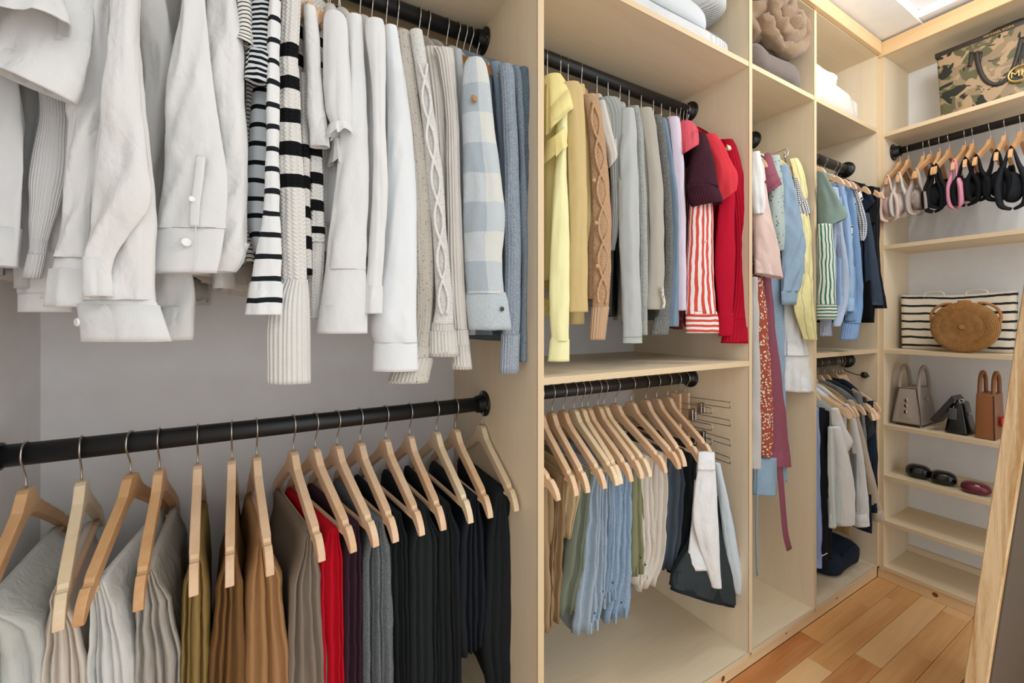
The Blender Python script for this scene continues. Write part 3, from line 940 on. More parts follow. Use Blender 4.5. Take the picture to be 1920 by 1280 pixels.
# ---- white blouses
g('linen_tee', 'white linen blouse with a plain elbow sleeve, beside the striped sweater', B_, 'the white linen blouse with elbow sleeve', WHITEL, R1U, 576,
  [(14, 568, 592), (40, 569, 596), (120, 574, 603), (200, 575, 609), (245, 577, 614), (276, 579, 617)], hem=480, Ys=.965, th=.016, grp=G1, fold=.04, wr=.006)
rb = g('ruffle_blouse', 'white blouse with a puffed sleeve gathered into a ruffled cuff', B_, 'the white ruffle blouse', WHITES, R1U, 619,
  [(24, 610, 640), (45, 606, 652), (130, 606, 656), (200, 610, 657), (228, 618, 656), (236, 622, 652)], hem=420, Ys=.945, th=.02, grp=G1, fold=.05, k=5)
def ruffle(par, u0, v0, u1, v1, Y, hgt, mat, amp=.006, waves=7, name='ruffle', ry=.02):
    """gathered frill hung round a sleeve end"""
    a, b = PY(u0, v0, Y), PY(u1, v1, Y)
    c = (a + b) / 2; A = (b - a) / 2
    vs_, fs, uv = [], [], []
    N, Mr = 72, 6
    for j in range(Mr):
        f = j / (Mr - 1)
        for i in range(N):
            th = 2 * math.pi * i / N
            w_ = amp * f * math.sin(waves * th + 1.3 * math.sin(3 * th))
            sc_ = 1 + f * .22 + w_ / max(.01, A.length)
            p = c + A * math.cos(th) * sc_ + Vector((0, ry * math.sin(th) * (1 + f * .3) + w_ * .5, 0))
            p.z -= hgt * f + w_ * .5
            vs_.append(p); uv.append((i * .003, f * .03))
    for j in range(Mr - 1):
        for i in range(N):
            fs.append((j * N + i, j * N + (i + 1) % N, (j + 1) * N + (i + 1) % N, (j + 1) * N + i))
    return mesh(name, vs_, fs, mat, par, uv)
ruffle(rb, 616, 234, 656, 232, .945, .022, WHITES)
ruffle(rb, 622, 262, 640, 268, .98, .05, SHEER, .008, 5)
g('white_blouse', 'white blouse with a wide sleeve and long turned-back cuff', B_, 'the white blouse with the long cuff', WHITE, R1U, 635,
  [(30, 648, 678), (60, 648, 680), (150, 648, 684), (260, 638, 687), (400, 622, 688), (498, 613, 684), (560, 604, 687), (625, 594, 686)], cuff=(500, WHITE), hem=520, Ys=.955, th=.016, grp=G1, fold=.06, wr=.004, ratio=.35)
g('white_blouse', 'smooth white drapey blouse with a plain narrow sleeve end', B_, 'the smooth white drapey blouse', WHITES, R1U, 675,
  [(38, 686, 718), (70, 686, 722), (200, 698, 724), (330, 698, 727), (450, 692, 724), (540, 686, 718), (588, 683, 716)], hem=480, Ys=.935, th=.018, grp=G1, fold=.05)
g('sweatshirt', 'pale cool white sweatshirt with a broad smooth cuff band', J_, 'the cool white sweatshirt', WHITEC, R1U, 697,
  [(50, 720, 744), (90, 722, 750), (220, 726, 768), (360, 722, 780), (500, 708, 780), (600, 694, 780), (642, 702, 781), (695, 700, 782)], cuff=(642, WHITEC), hem=500, Ys=.96, th=.02, grp=G1, fold=.03, wr=.003)
# ---- neutrals and blues
g('speckled_sweater', 'oatmeal sweater with dark flecks and a ribbed cuff', J_, 'the speckled oatmeal sweater', SPECK, R1U, 724,
  [(60, 741, 768), (90, 742, 773), (200, 752, 787), (330, 764, 806), (460, 770, 812), (580, 776, 812), (645, 768, 806), (717, 727, 802)], cuff=(648, SPECKR), hem=600, Ys=.965, th=.02, grp=G1, fold=.02, wr=.003)
ck = g('cable_sweater', 'white cable knit sweater with a twisted rope down the sleeve', J_, 'the white cable knit sweater', CABLEW, R1U, 745,
  [(58, 768, 792), (90, 772, 797), (200, 788, 812), (330, 802, 830), (460, 812, 840), (560, 816, 848), (610, 810, 850), (668, 806, 860)], cuff=(608, RIBB), hem=560, Ys=.945, th=.02, grp=G1, fold=.02, wr=.003)
def cable(par, edges, Y, period, mat, r=.0035, dy=.016, name='cable_rope'):
    for ph in (0, math.pi):
        pts = []
        for i in range(46):
            f = i / 45 * (len(edges) - 1); j = min(int(f), len(edges) - 2); q = f - j
            v, uL, uR = [a + (b - a) * q for a, b in zip(edges[j], edges[j + 1])]
            uc = (uL + uR) / 2; w_ = (uR - uL) * .30
            p = PY(uc + w_ * math.sin(v / period * 6.283 + ph), v, Y - dy)
            pts.append(p)
        wire(name, pts, r, mat, par, 80, 6)
cable(ck, [(120, 780, 806), (220, 790, 815), (330, 803, 829), (460, 813, 839), (590, 817, 848)], .945, 150, CABLEW)
g('ribbed_cardigan', 'beige rib-knit cardigan with a raised collar and ribbed cuff', J_, 'the beige rib-knit cardigan', RIBBC, R1U, 785,
  [[(92, 812, 850), (120, 822, 853), (220, 834, 860), (340, 836, 864), (460, 838, 868), (560, 840, 874), (630, 846, 878), (692, 848, 884)], [(90, 790, 826, .99), (200, 806, 836, .98), (400, 820, 842, .98)]],
  cuff=[(618, RIBB), (None, None)], hem=560, Ys=.955, th=.02, grp=G1, fold=.02, wr=.003, hmat=2)
g('grey_shirt', 'plain grey top just showing between the beige cardigan and plaid overshirt', T_, 'the plain grey top', GREYC, R1U, 802,
  [(95, 848, 866), (150, 852, 868), (300, 858, 874), (500, 866, 880)], hem=560, Ys=.985, th=.012, grp=G1, hmat=2)
ps = g('plaid_overshirt', 'pale blue and cream plaid wool overshirt with snap cuff', S_, 'the plaid wool overshirt', PLAID, R1U, 837,
  [(110, 876, 905), (130, 868, 914), (200, 866, 924), (300, 868, 936), (400, 868, 945), (480, 870, 942), (545, 876, 946), (570, 875, 952), (618, 880, 958)], cuff=(548, PLAIDC), hem=628, Ys=.925, th=.02, grp=G1, fold=.03, wr=.003, ratio=.42, hmat=2)
button(ps, PY(941, 579, .895), .006, SNAP)
lathe('arm_patch', [(.0085, 0), (.0085, .002), (.006, .003)], PY(889, 185, .905), (.3, -.95, .1), LEATH, ps, 18, 'round tan leather patch')
g('blue_shirt', 'slate blue top squeezed behind the plaid overshirt', T_, 'the slate blue top', SLATE, R1U, 856,
  [(118, 918, 940), (160, 926, 944), (300, 936, 950), (500, 944, 956), (620, 900, 930)], hem=628, Ys=.985, th=.012, grp=G1, hmat=2)
g('blue_sweater', 'pale blue heathered sweater with a ribbed cuff hanging low', J_, 'the pale blue heathered sweater', BLUEH, R1U, 869,
  [(122, 934, 960), (150, 938, 965), (300, 944, 972), (450, 946, 976), (560, 944, 976), (630, 940, 974), (700, 937, 972)], cuff=(628, BLUER), hem=600, Ys=.95, th=.016, grp=G1, fold=.02, wr=.002)
g('blue_sweater', 'narrow medium blue marl sweater beside the boucle one', J_, 'the medium blue marl sweater', BLUEM, R1U, 880,
  [(125, 958, 974), (160, 964, 980), (300, 972, 986), (500, 976, 990), (678, 974, 986)], hem=620, Ys=.96, th=.014, grp=G1, fold=.02)
g('boucle_sweater', 'dark blue fuzzy boucle sweater against the plywood divider', J_, 'the dark blue boucle sweater', BLUED, R1U, 894,
  [(128, 970, 990), (160, 974, 996), (300, 982, 1002), (450, 986, 1006), (655, 986, 1010)], hem=640, Ys=.955, th=.016, grp=G1, fold=.03, wr=.006)

# ---- trousers on the lower rod of the left bay
TG = 'trousers folded over hangers on the lower left rod'
def tm(n, h, **k): return fab(n, h, **k)
GAUZE = tm('pale_gauze', '#cfd3cf', wr=.9)
CREAM = tm('cream_twill', '#ded5c9', wr=.15)
WGAUZE = tm('white_gauze', '#dcdedb', wr=.95)
LINENG = tm('grey_linen', '#b3aea5', wr=1.0)
OLIVE = tm('olive_twill', '#937c4b', wr=.12)
BROWN = tm('brown_twill', '#7a5a37', wr=.12)
CAMEL = tm('camel_twill', '#a88158', wr=.12)
TAUPE = tm('taupe_twill', '#867b6e', wr=.12)
RED = tm('red_crepe', '#bb1126', wr=.1)
PLUM = tm('plum_crepe', '#3a2531', wr=.1)
GREYH = tm('grey_flannel', '#7a8083', pat='heather', h2='#53595d', wr=.2)
BLK1 = tm('black_crepe', '#1d2123', wr=.12)
BLK2 = tm('charcoal_crepe', '#23282a', wr=.15)
NAVYB = tm('navy_black_satin', '#1b2029', wr=.25, rough=.6)
TR = [
 ('pale grey gauze trousers draped at the lower left corner', 'the pale gauze trousers', GAUZE, 48.6, -70, [(1062, -70, 0), (1130, -95, 40), (1200, -100, 64), (1280, -105, 78), (1600, -110, 100)], 5, 2),
 ('cream trousers folded over the palest hanger', 'the cream trousers', CREAM, 153, 104, [(1140, 92, 124), (1200, 80, 146), (1280, 66, 162), (1600, 45, 182)], 5, 1),
 ('white crinkled gauze trousers on a honey hanger', 'the white gauze trousers', WGAUZE, 245, 142, [(1104, 172, 196), (1150, 163, 218), (1280, 152, 242), (1600, 148, 262)], 5, 2),
 ('grey crinkled linen trousers beside the olive ones', 'the grey linen trousers', LINENG, 299, 255, [(1086, 262, 292), (1150, 248, 318), (1280, 245, 338), (1600, 240, 350)], 5, 2),
 ('olive mustard trousers between grey linen and brown', 'the olive trousers', OLIVE, 371, 359, [(1045, 358, 380), (1110, 342, 388), (1280, 336, 390), (1600, 332, 396)], 4, 0),
 ('dark brown trousers with soft folds', 'the dark brown trousers', BROWN, 435, 427, [(1045, 416, 448), (1110, 402, 456), (1280, 386, 460), (1600, 378, 464)], 4, 0),
 ('camel trousers with sharp pressed creases', 'the camel trousers', CAMEL, 481, 503, [(1028, 480, 502), (1100, 466, 528), (1280, 460, 546), (1600, 455, 558)], 4, 0),
 ('taupe grey trousers left of the red ones', 'the taupe trousers', TAUPE, 550, 601, [(1030, 568, 594), (1100, 548, 606), (1280, 543, 620), (1600, 540, 632)], 4, 0),
 ('bright red trousers between taupe and plum pairs', 'the bright red trousers', RED, 591, 662, [(985, 612, 640), (1060, 606, 647), (1280, 608, 652), (1600, 608, 660)], 4, 0),
 ('dark plum trousers right of the red ones', 'the dark plum trousers', PLUM, 632, 704, [(980, 656, 678), (1060, 651, 686), (1280, 650, 686), (1600, 650, 690)], 3, 0),
 ('grey flannel trousers among dark pairs', 'the grey flannel trousers', GREYH, 675, 740, [(985, 694, 724), (1060, 686, 738), (1280, 687, 740), (1600, 688, 744)], 5, 0),
 ('black trousers just right of the grey flannel pair', 'the black trousers by the grey flannel', BLK1, 723, 789, [(950, 736, 758), (1030, 734, 772), (1280, 738, 776), (1600, 740, 780)], 4, 0),
 ('black trousers with four deep folds, third from the divider end', 'the black trousers with four deep folds', BLK2, 768, 829, [(950, 782, 810), (1030, 772, 832), (1280, 774, 832), (1600, 775, 838)], 5, 0),
 ('charcoal trousers hung third from the plywood divider', 'the charcoal trousers third from the divider', BLK1, 818, 880, [(925, 824, 848), (1010, 824, 864), (1280, 828, 868), (1600, 830, 872)], 4, 1),
 ('navy black trousers with a cropped hem above the floor board', 'the navy black cropped trousers', NAVYB, 854, 917, [(935, 876, 904), (1020, 866, 916), (1160, 864, 920), (1228, 868, 914)], 4, 0),
 ('black trousers nearest the plywood divider', 'the black trousers nearest the divider', BLK2, 903, 966, [(935, 930, 960), (1050, 920, 972), (1200, 913, 976), (1292, 925, 972)], 4, 1),
]
for lb, sh, mt, hk, tp, rows, n, hm in TR:
    drape('trousers', lb, 'trousers', sh, mt, R1L, hk, tp, rows, n, grp=TG, hmat=hm, wr=.005 if mt in (GAUZE, WGAUZE, LINENG) else .002)
# ------------------------------------------------------------------ second bay, upper rod
G2 = 'tops on the upper rod of the second bay'
YEL = fab('butter_yellow', '#eadc98', wr=.3)
YEL2 = fab('pale_lemon', '#e9e6b0', wr=.4)
LACE = fab('yellow_lace', '#eee2a0', weave='cable', wr=.2)
KHAKI = fab('khaki_knit', '#c9b27e', wr=.15)
TANC = fab('tan_cable_knit', '#bd9a78', weave='cable', wr=.1)
TANR = fab('tan_rib', '#c3a182', weave='rib', wr=.1, bsc=1.0)
STONE = fab('stone_linen', '#cbc4ba', wr=.6)
GREYV = fab('grey_vest_knit', '#9c9f9b', weave='rib', wr=.1, bsc=1.0)
GREYD = fab('dark_grey_knit', '#565a59', weave='rib', wr=.1, bsc=1.3)
GREYS = fab('grey_smooth', '#b1b5b2', wr=.15)
GREYM = fab('grey_melange_knit', '#c0c2bf', 'heather', weave='knit', h2='#90938f', wr=.1)
TAUPS = fab('taupe_jersey', '#aaa599', wr=.15)
SNAKE = fab('snake_trim', '#d8d4c8', 'floral', h2='#1f1d1b', p=(160, .35), wr=0)
CHARK = fab('charcoal_knit', '#8d8d8a', 'heather', weave='knit', h2='#565753', wr=.1)
SLATE2 = fab('slate_jersey', '#74879a', wr=.15)
LAV = fab('lavender_jersey', '#cfc5d3', wr=.2)
PINKR = fab('rose_red_cotton', '#cf5763', wr=.4)
PLUMK = fab('plum_knit', '#4a2430', 'heather', weave='fuzzy', h2='#371a24', wr=.1)
PLUMR = fab('plum_rib', '#43202c', weave='rib', wr=0, bsc=1.0)
RWS = fab('red_white_stripe', '#e9e3e0', 'v', h2='#cf4f41', p=(.0175, .5, 0), wr=.5)
RWH = fab('red_white_cuff_stripe', '#e9e3e0', 'h', h2='#cf4f41', p=(.0175, .5, 0), wr=.4)
CORAL = fab('coral_tee', '#cf3843', wr=.25)
REDK = fab('red_fine_knit', '#b3122e', weave='weave', wr=.1)
REDR = fab('red_rib_knit', '#ad0f2a', weave='rib', wr=.05, bsc=.8)
DKRED = fab('dark_red_print', '#8a3b3a', 'floral', h2='#d8b8a8', p=(90, .3), wr=.3)
yt = g('ruffled_yellow_blouse', 'butter yellow blouse with wavy ruffled cap sleeves', B_, 'the ruffled yellow blouse', YEL, R2U, 1026,
  [(140, 1026, 1052, .96), (165, 1025, 1066, .945), (200, 1025, 1070, .935), (1025, 252, 1074, 205, .93)], hem=525, Ys=.94, th=.03, grp=G2, fold=.07, k=5, ratio=.5, front=(1030, 165))
ruffle(yt, 1029, 262, 1054, 240, .945, .055, YEL, .007, 5, ry=.03)
ruffle(yt, 1025, 560, 1031, 556, .985, .05, LACE, .004, 9, 'lace_hem', ry=.05)
g('lemon_shirt', 'pale lemon shirt with a long sleeve and soft cuff below the ruffled blouse', S_, 'the pale lemon shirt', YEL2, R2U, 1051,
  [(190, 1046, 1064), (300, 1042, 1063), (420, 1034, 1065), (520, 1030, 1066), (630, 1034, 1065), (677, 1028, 1066)], cuff=(632, YEL2), hem=530, Ys=.935, th=.014, grp=G2, front=(1056, 170))
g('khaki_cardigan', 'khaki knit top with two smooth long folds', J_, 'the khaki knit top', KHAKI, R2U, 1065,
  [[(155, 1056, 1086), (180, 1058, 1094), (300, 1066, 1098), (420, 1066, 1100), (520, 1066, 1101), (585, 1066, 1102)], [(160, 1082, 1096, .955), (300, 1094, 1110, .955), (400, 1096, 1108, .955), (470, 1094, 1101, .955)], [(560, 1067, 1096, .985), (608, 1068, 1095, .985)]],
  cuff=[(None, None)] * 3, hem=560, Ys=.925, th=.016, grp=G2, pleat=.003)
cc = g('cable_cardigan', 'tan cable knit cardigan with round bobble buttons and ribbed cuff', J_, 'the tan cable cardigan', TANC, R2U, 1090,
  [(178, 1094, 1120), (210, 1098, 1126), (300, 1108, 1138), (400, 1110, 1145), (500, 1110, 1146), (572, 1110, 1142), (637, 1106, 1134)], cuff=(575, TANR), hem=560, Ys=.925, th=.018, grp=G2, fold=.02, pleat=.001)
cable(cc, [(190, 1100, 1124), (300, 1112, 1138), (420, 1116, 1146), (570, 1114, 1144)], .925, 130, TANC, .004, .014)
for u_, v_ in ((1117, 418), (1119, 499), (1113, 338)):
    p = PY(u_, v_, .905)
    lathe('bobble_button', [(.002, -.005), (.0055, -.002), (.0065, .001), (.005, .0045), (.002, .006)], p, (.3, -.95, 0), TANR, cc, 12)
g('stone_tee', 'stone linen tee with a short open sleeve behind the tan cardigan', 'shirt', 'the stone linen tee', STONE, R2U, 1119,
  [(190, 1120, 1134), (240, 1126, 1146), (1138, 285, 1156, 284, .95), (1141, 316, 1156, 296, .95)], hem=480, Ys=.955, th=.014, grp=G2)
gv = g('knit_vest', 'grey knit vest with a broad ribbed armhole edge', 'vest', 'the grey knit vest', GREYV, R2U, 1140,
  [(185, 1118, 1160, .965), (215, 1132, 1172, .955), (280, 1142, 1164, .955), (380, 1146, 1165, .955), (430, 1144, 1160, .96), (470, 1142, 1152, .97)], hem=592, Ys=.955, th=.018, grp=G2, bodymat=GREYD, fold=.02, pleat=.002)
wire('armhole_rib', [PY(1158, 196, .955), PY(1176, 216, .945), PY(1170, 240, .94), (PY(1163, 280, .94)), PY(1163, 330, .94), PY(1166, 372, .945), PY(1158, 400, .955)], .010, GREYV, gv, 30, 12, flat=.5)
g('grey_tee', 'light grey smooth long sleeve tee reaching lower than its neighbours', 'shirt', 'the light grey smooth tee', GREYS, R2U, 1162,
  [(204, 1166, 1188), (240, 1166, 1192), (340, 1160, 1196), (470, 1162, 1199), (560, 1166, 1201), (643, 1169, 1203)], cuff=(632, GREYS), hem=600, Ys=.93, th=.014, grp=G2, fold=.04, pleat=.003)
g('grey_sweater', 'grey melange knit sweater with a turned cuff', J_, 'the grey melange sweater', GREYM, R2U, 1179,
  [(200, 1182, 1198), (240, 1188, 1204), (380, 1196, 1212), (500, 1198, 1214), (570, 1199, 1213), (628, 1201, 1213)], cuff=(574, GREYM), hem=610, Ys=.945, th=.014, grp=G2, fold=.02, pleat=.001)
tj = g('taupe_jersey_top', 'taupe jersey top with an open sleeve end and snake print edging', 'shirt', 'the taupe jersey top', TAUPS, R2U, 1202,
  [(203, 1198, 1222), (240, 1204, 1230), (360, 1216, 1243), (480, 1217, 1245), (565, 1211, 1246), (580, 1213, 1244)], hem=560, Ys=.93, th=.016, grp=G2, fold=.03, pleat=.002)
wire('sleeve_trim', [PY(1241, 538, .905), PY(1242, 552, .905), PY(1245, 566, .905), PY(1243, 578, .905)], .005, SNAKE, tj, 10, 8)
g('charcoal_sweater', 'charcoal flecked knit sweater with a slim sleeve', J_, 'the charcoal flecked sweater', CHARK, R2U, 1225,
  [(217, 1222, 1240), (260, 1232, 1248), (380, 1244, 1260), (500, 1246, 1262), (570, 1236, 1258), (627, 1220, 1252)], hem=600, Ys=.95, th=.014, grp=G2, fold=.02, pleat=.001)
g('slate_tee', 'slate blue long sleeve tee between charcoal and lavender', 'shirt', 'the slate blue tee', SLATE2, R2U, 1240,
  [(225, 1236, 1250), (300, 1250, 1262), (420, 1260, 1272), (520, 1258, 1272), (612, 1252, 1272)], hem=590, Ys=.955, th=.010, grp=G2)
g('lavender_tee', 'pale lavender long sleeve tee with two soft folds', 'shirt', 'the pale lavender tee', LAV, R2U, 1256,
  [[(220, 1250, 1272), (240, 1256, 1276), (360, 1266, 1284), (480, 1270, 1286), (582, 1272, 1286)], [(240, 1246, 1258, .97), (420, 1258, 1270, .97)]], cuff=[(None, None)] * 2, hem=590, Ys=.945, th=.012, grp=G2, fold=.03, pleat=.002)
g('rose_shirt', 'rose red cotton top with an elasticated short sleeve', 'shirt', 'the rose red elastic-sleeve top', PINKR, R2U, 1268,
  [(228, 1274, 1296, .955), (240, 1274, 1306, .94), (262, 1277, 1309, .93), (1278, 290, 1308, 272, .925)], hem=618, Ys=.94, th=.012, grp=G2, fold=.06, k=7, bodymat=DKRED, hmat=1)
g('plum_knit_tee', 'dark plum knit tee with a ribbed short sleeve', 'shirt', 'the dark plum knit tee', PLUMK, R2U, 1274,
  [(250, 1306, 1322, .95), (275, 1299, 1330, .935), (320, 1291, 1340, .922), (1288, 346, 1346, 358, .915), (1293, 374, 1352, 374, .91), (1300, 388, 1351, 382, .91)], cuff=(352, PLUMR), hem=560, Ys=.93, th=.014, grp=G2, fold=.03, pleat=.005, ratio=.62)
sr = g('red_striped_shirt', 'red and white striped shirt with a cross-striped cuff', S_, 'the red striped shirt', RWS, R2U, 1281,
  [(330, 1300, 1334), (400, 1294, 1335), (500, 1288, 1338), (582, 1286, 1342), (600, 1287, 1346), (624, 1287, 1347)], cuff=(584, RWH), hem=612, Ys=.925, th=.016, grp=G2, fold=.03, pleat=.004, ratio=.35, front=(1310, 270))
button(sr, PY(1323, 452, .905), .004, PEARL)
g('coral_tee', 'coral red tee with a loose short sleeve', 'shirt', 'the coral red tee', CORAL, R2U, 1286,
  [(253, 1318, 1342, .955), (275, 1326, 1356, .94), (310, 1338, 1372, .93), (1338, 345, 1382, 333, .92), (1340, 384, 1378, 356, .92)], hem=560, Ys=.935, th=.014, grp=G2, fold=.04, pleat=.005, ratio=.6)
g('red_sweater', 'smooth bright red knit sweater left of the chunky ribbed one', J_, 'the smooth red sweater', REDK, R2U, 1290,
  [(262, 1340, 1360, .96), (330, 1350, 1374), (420, 1344, 1377), (500, 1340, 1377), (586, 1346, 1374), (630, 1348, 1376)], cuff=(587, REDK), hem=600, Ys=.945, th=.014, grp=G2, fold=.03, pleat=.002)
g('red_rib_sweater', 'chunky ribbed red sweater against the divider with a wide cuff', J_, 'the chunky ribbed red sweater', REDR, R2U, 1294,
  [(262, 1354, 1374), (290, 1362, 1385), (380, 1374, 1402), (470, 1378, 1408), (560, 1374, 1406), (600, 1366, 1402), (643, 1352, 1404)], cuff=(598, REDR), hem=610, Ys=.935, th=.016, grp=G2, fold=.02, pleat=.002)

# ------------------------------------------------------------------ second bay, lower rod
TG2 = 'trousers folded over hangers on the lower rod of the second bay'
TANT = tm('tan_chino', '#9c8565', wr=.3); TAND = tm('dark_tan_chino', '#8b7354', wr=.3); KHK = tm('khaki_chino', '#b5a07c', wr=.4)
SAGE = tm('sage_twill', '#6f7767', wr=.3); OLV = tm('olive_cargo', '#7f8263', wr=.4)
LJ = tm('light_denim', '#adbcc8', pat='heather', h2='#8fa5b8', weave='denim', wr=.35); MJ = tm('mid_denim', '#9db1c4', pat='heather', h2='#7a95b0', weave='denim', wr=.35)
BEI = tm('beige_denim', '#d0cac0', wr=.5); BEI2 = tm('oat_denim', '#c6bfb4', wr=.5)
NVD = tm('navy_denim', '#454f5a', weave='denim', wr=.4); BKD = tm('black_denim', '#23282b', weave='denim', wr=.35)
TR2 = [
 ('tan chinos at the left divider, longest of the row', 'the longest tan chinos', TANT, .645, 1046, [(905, 1010, 1042), (960, 1008, 1050), (1060, 1012, 1052), (1150, 1016, 1050), (1188, 1018, 1046)], 3, 0),
 ('dark tan chinos second from the left divider', 'the dark tan chinos', TAND, 1014, 1079, [(890, 1044, 1064), (960, 1044, 1064), (1060, 1038, 1060), (1174, 1036, 1052)], 3, 0),
 ('khaki chinos ending short beside the sage pair', 'the short khaki chinos', KHK, 1035, 1101, [(884, 1066, 1090), (920, 1064, 1092), (1000, 1060, 1080), (1012, 1062, 1076)], 3, 0),
 ('grey green sage trousers left of the light jeans', 'the sage trousers', SAGE, 1056, 1132, [(884, 1090, 1114), (960, 1082, 1112), (1060, 1070, 1104), (1120, 1054, 1094), (1156, 1050, 1086)], 3, 0),
 ('light blue jeans with an upturned waistband hanging lowest', 'the light jeans with upturned waistband', LJ, 1076, 1155, [(880, 1114, 1134), (960, 1110, 1136), (1060, 1100, 1136), (1130, 1088, 1134), (1192, 1084, 1128)], 4, 1),
 ('slim light blue jeans behind the lowest pair', 'the slim light jeans', LJ, 1091, 1163, [(880, 1132, 1148), (960, 1134, 1150), (1060, 1132, 1148), (1150, 1122, 1142)], 3, 1),
 ('mid blue jeans with pressed leg seams', 'the mid blue jeans with seams', MJ, 1102, 1182, [(872, 1148, 1170), (960, 1148, 1172), (1060, 1144, 1168), (1130, 1136, 1160)], 3, 0),
 ('mid blue jeans with a hanging belt loop, next to olive', 'the mid blue jeans next to olive', MJ, 1121, 1202, [(870, 1168, 1190), (960, 1168, 1190), (1060, 1162, 1190), (1120, 1150, 1188), (1166, 1140, 1184)], 3, 0),
 ('olive green cargo trousers between jeans and beige', 'the olive cargo trousers', OLV, 1132, 1217, [(872, 1190, 1206), (940, 1190, 1212), (1010, 1190, 1216), (1080, 1190, 1214)], 3, 1),
 ('pale beige jeans beside the olive cargo pair', 'the pale beige jeans', BEI, 1154, 1246, [(860, 1204, 1230), (940, 1208, 1232), (1040, 1208, 1234), (1096, 1196, 1226)], 3, 0),
 ('oat coloured jeans with a curled end, left of navy', 'the oat coloured jeans', BEI2, 1183, 1272, [(856, 1230, 1254), (940, 1232, 1256), (1040, 1228, 1250), (1106, 1200, 1232)], 3, 0),
 ('navy jeans with a visible pocket seam', 'the navy jeans', NVD, 1211, 1285, [(852, 1256, 1282), (920, 1254, 1284), (1000, 1250, 1280), (1072, 1246, 1268)], 3, 0),
 ('black jeans folded beside the navy pair', 'the black jeans beside navy', BKD, 1231, 1312, [(846, 1284, 1298), (920, 1280, 1300), (1000, 1276, 1294), (1078, 1264, 1284)], 3, 0),
 ('washed black jeans on the last wooden hanger before the clips', 'the washed black jeans', BKD, 1252, 1335, [(840, 1296, 1310), (920, 1292, 1310), (1000, 1284, 1304), (1070, 1272, 1292)], 2, 0),
]
for lb, sh, mt, hk, tp, rows, n, hm in TR2:
    drape('trousers', lb, 'trousers', sh, mt, R2L, hk, tp, rows, n, grp=TG2, hmat=hm, wr=.004, depth=.30, groove=.026, hemh=.035 if mt in (LJ, MJ, BEI, OLV) else 0)
# clip hangers with shorts and a skirt
def clip_hanger(label, hook, x_back, zs_, Yn, Yf_):
    HX = R2L['Y'] * tu(hook)
    t = thing('clip_hanger', label, 'hanger', (HX, R2L['Y'], R2L['Z']), 'clip hangers by the divider')
    o = bpy.data.objects.new('hook', HOOK); COL.objects.link(o); o.parent = t
    bl = box('wood_plate', (HX - .006, R2L['Y'] - .022, R2L['Z'] - .30), (HX + .006, R2L['Y'] + .022, R2L['Z'] - .058), HANG[0], t, .0015)
    for z in zs_:
        y0, y1 = R2L['Y'], Yn
        pts = [(HX, y0, z + .011), (HX, y1 + .012, z + .011)] + [(HX, y1 + .012 - .012 * math.cos(a), z + .011 * math.sin(a)) for a in (1.0, .5, 0, -.5, -1.0)] + [(HX, y1 + .012, z - .011), (HX, y0, z - .011)]
        tl = random.Random(int(z * 1000)).uniform(-.06, .10)
        pts = [(x_, y_, z_ + (y0 - y_) * tl) for x_, y_, z_ in pts]
        wire('wire_loop', pts, .0017, STEEL, t, 40, 6)
    for y_, z in ((R2L['Y'] - .075, zs_[0] - .015), (R2L['Y'] - .085, zs_[2] + .0)):
        for sx in (-1, 1):
            bm = box_bm((HX + sx * .009 - .0025, y_ - .010, z - .03), (HX + sx * .009 + .0025, y_ + .010, z + .012), .001)
            cl = bm_obj('clip_jaw', bm, STEEL, t)
        wire('clip_spring', [(HX + .010 * math.cos(a), y_ + (a - 9) * .0011, z + .006 * math.sin(a)) for a in [i * .5 for i in range(38)]], .0012, STEEL, t, None, 6)
    return HX
zz = [R2L['Z'] - .105 - .062 * i for i in range(4)]
clip_hanger('multi-tier wire clip hanger second from the divider', 1268, None, zz, .990, None)
clip_hanger('multi-tier wire clip hanger nearest the divider', 1284, None, [z + .018 for z in zz], .950, None)
WSH = tm('white_canvas', '#dfe1e2', wr=.9); LBD = tm('pale_wash_denim', '#c9d7df', weave='denim', wr=.6); GSK = tm('washed_black_denim', '#3b4244', pat='heather', h2='#2c3335', weave='denim', wr=.3)
def hung(name, label, cat, mat, rows, Ys, ratio=.3, parts=(), grp=None, fold=.05, pleat=.004, k=4, phi=PHI, pn='panel', power=1.8):
    GN[0] += 1
    R_ = rows_px(rows, Ys, ratio, phi)
    t = thing(name, label, cat, tuple(R_[0][0]), grp)
    tube(pn, R_, mat, t, fold=fold, k=k, wr=.003, seed=GN[0] * 1.9, pleat=pleat, power=power, N=48, step=.012)
    for nm, rw, mt, yy in parts:
        tube(nm, rows_px(rw, yy, ratio, phi), mt, t, fold=fold, k=k, wr=.003, seed=GN[0] * 2.9, pleat=pleat, power=power, N=40, step=.012)
    return t
hung('white_shorts', 'crumpled white trousers clipped in front of the dark skirt', 'trousers', WSH, [(860, 1310, 1338), (900, 1306, 1342), (980, 1302, 1345), (1060, 1322, 1349), (1100, 1334, 1352)], .915, .22,
     (('leg', [(900, 1302, 1326), (980, 1296, 1330), (1066, 1286, 1336)], WSH, .938), ('waistband', [(858, 1309, 1339), (880, 1307, 1341)], WSH, .912)), pn='leg')
hung('denim_skirt', 'washed black denim skirt with a curling flared hem', 'skirt', GSK, [(930, 1320, 1352), (1000, 1300, 1366), (1070, 1270, 1380), (1262, 1100, 1386, 1128, .985)], .985, .2, (('hem', [(1262, 1096, 1386, 1124, .983), (1260, 1106, 1387, 1135, .982)], BKD, .983),), fold=.11, k=7, phi=.15, pleat=.008)
hung('denim_shorts', 'pale wash denim trousers clipped nearest the plywood divider', 'trousers', LBD, [(868, 1338, 1350), (900, 1344, 1356), (960, 1352, 1370), (1040, 1362, 1384), (1112, 1378, 1394)], .945, .4, (), pn='leg')

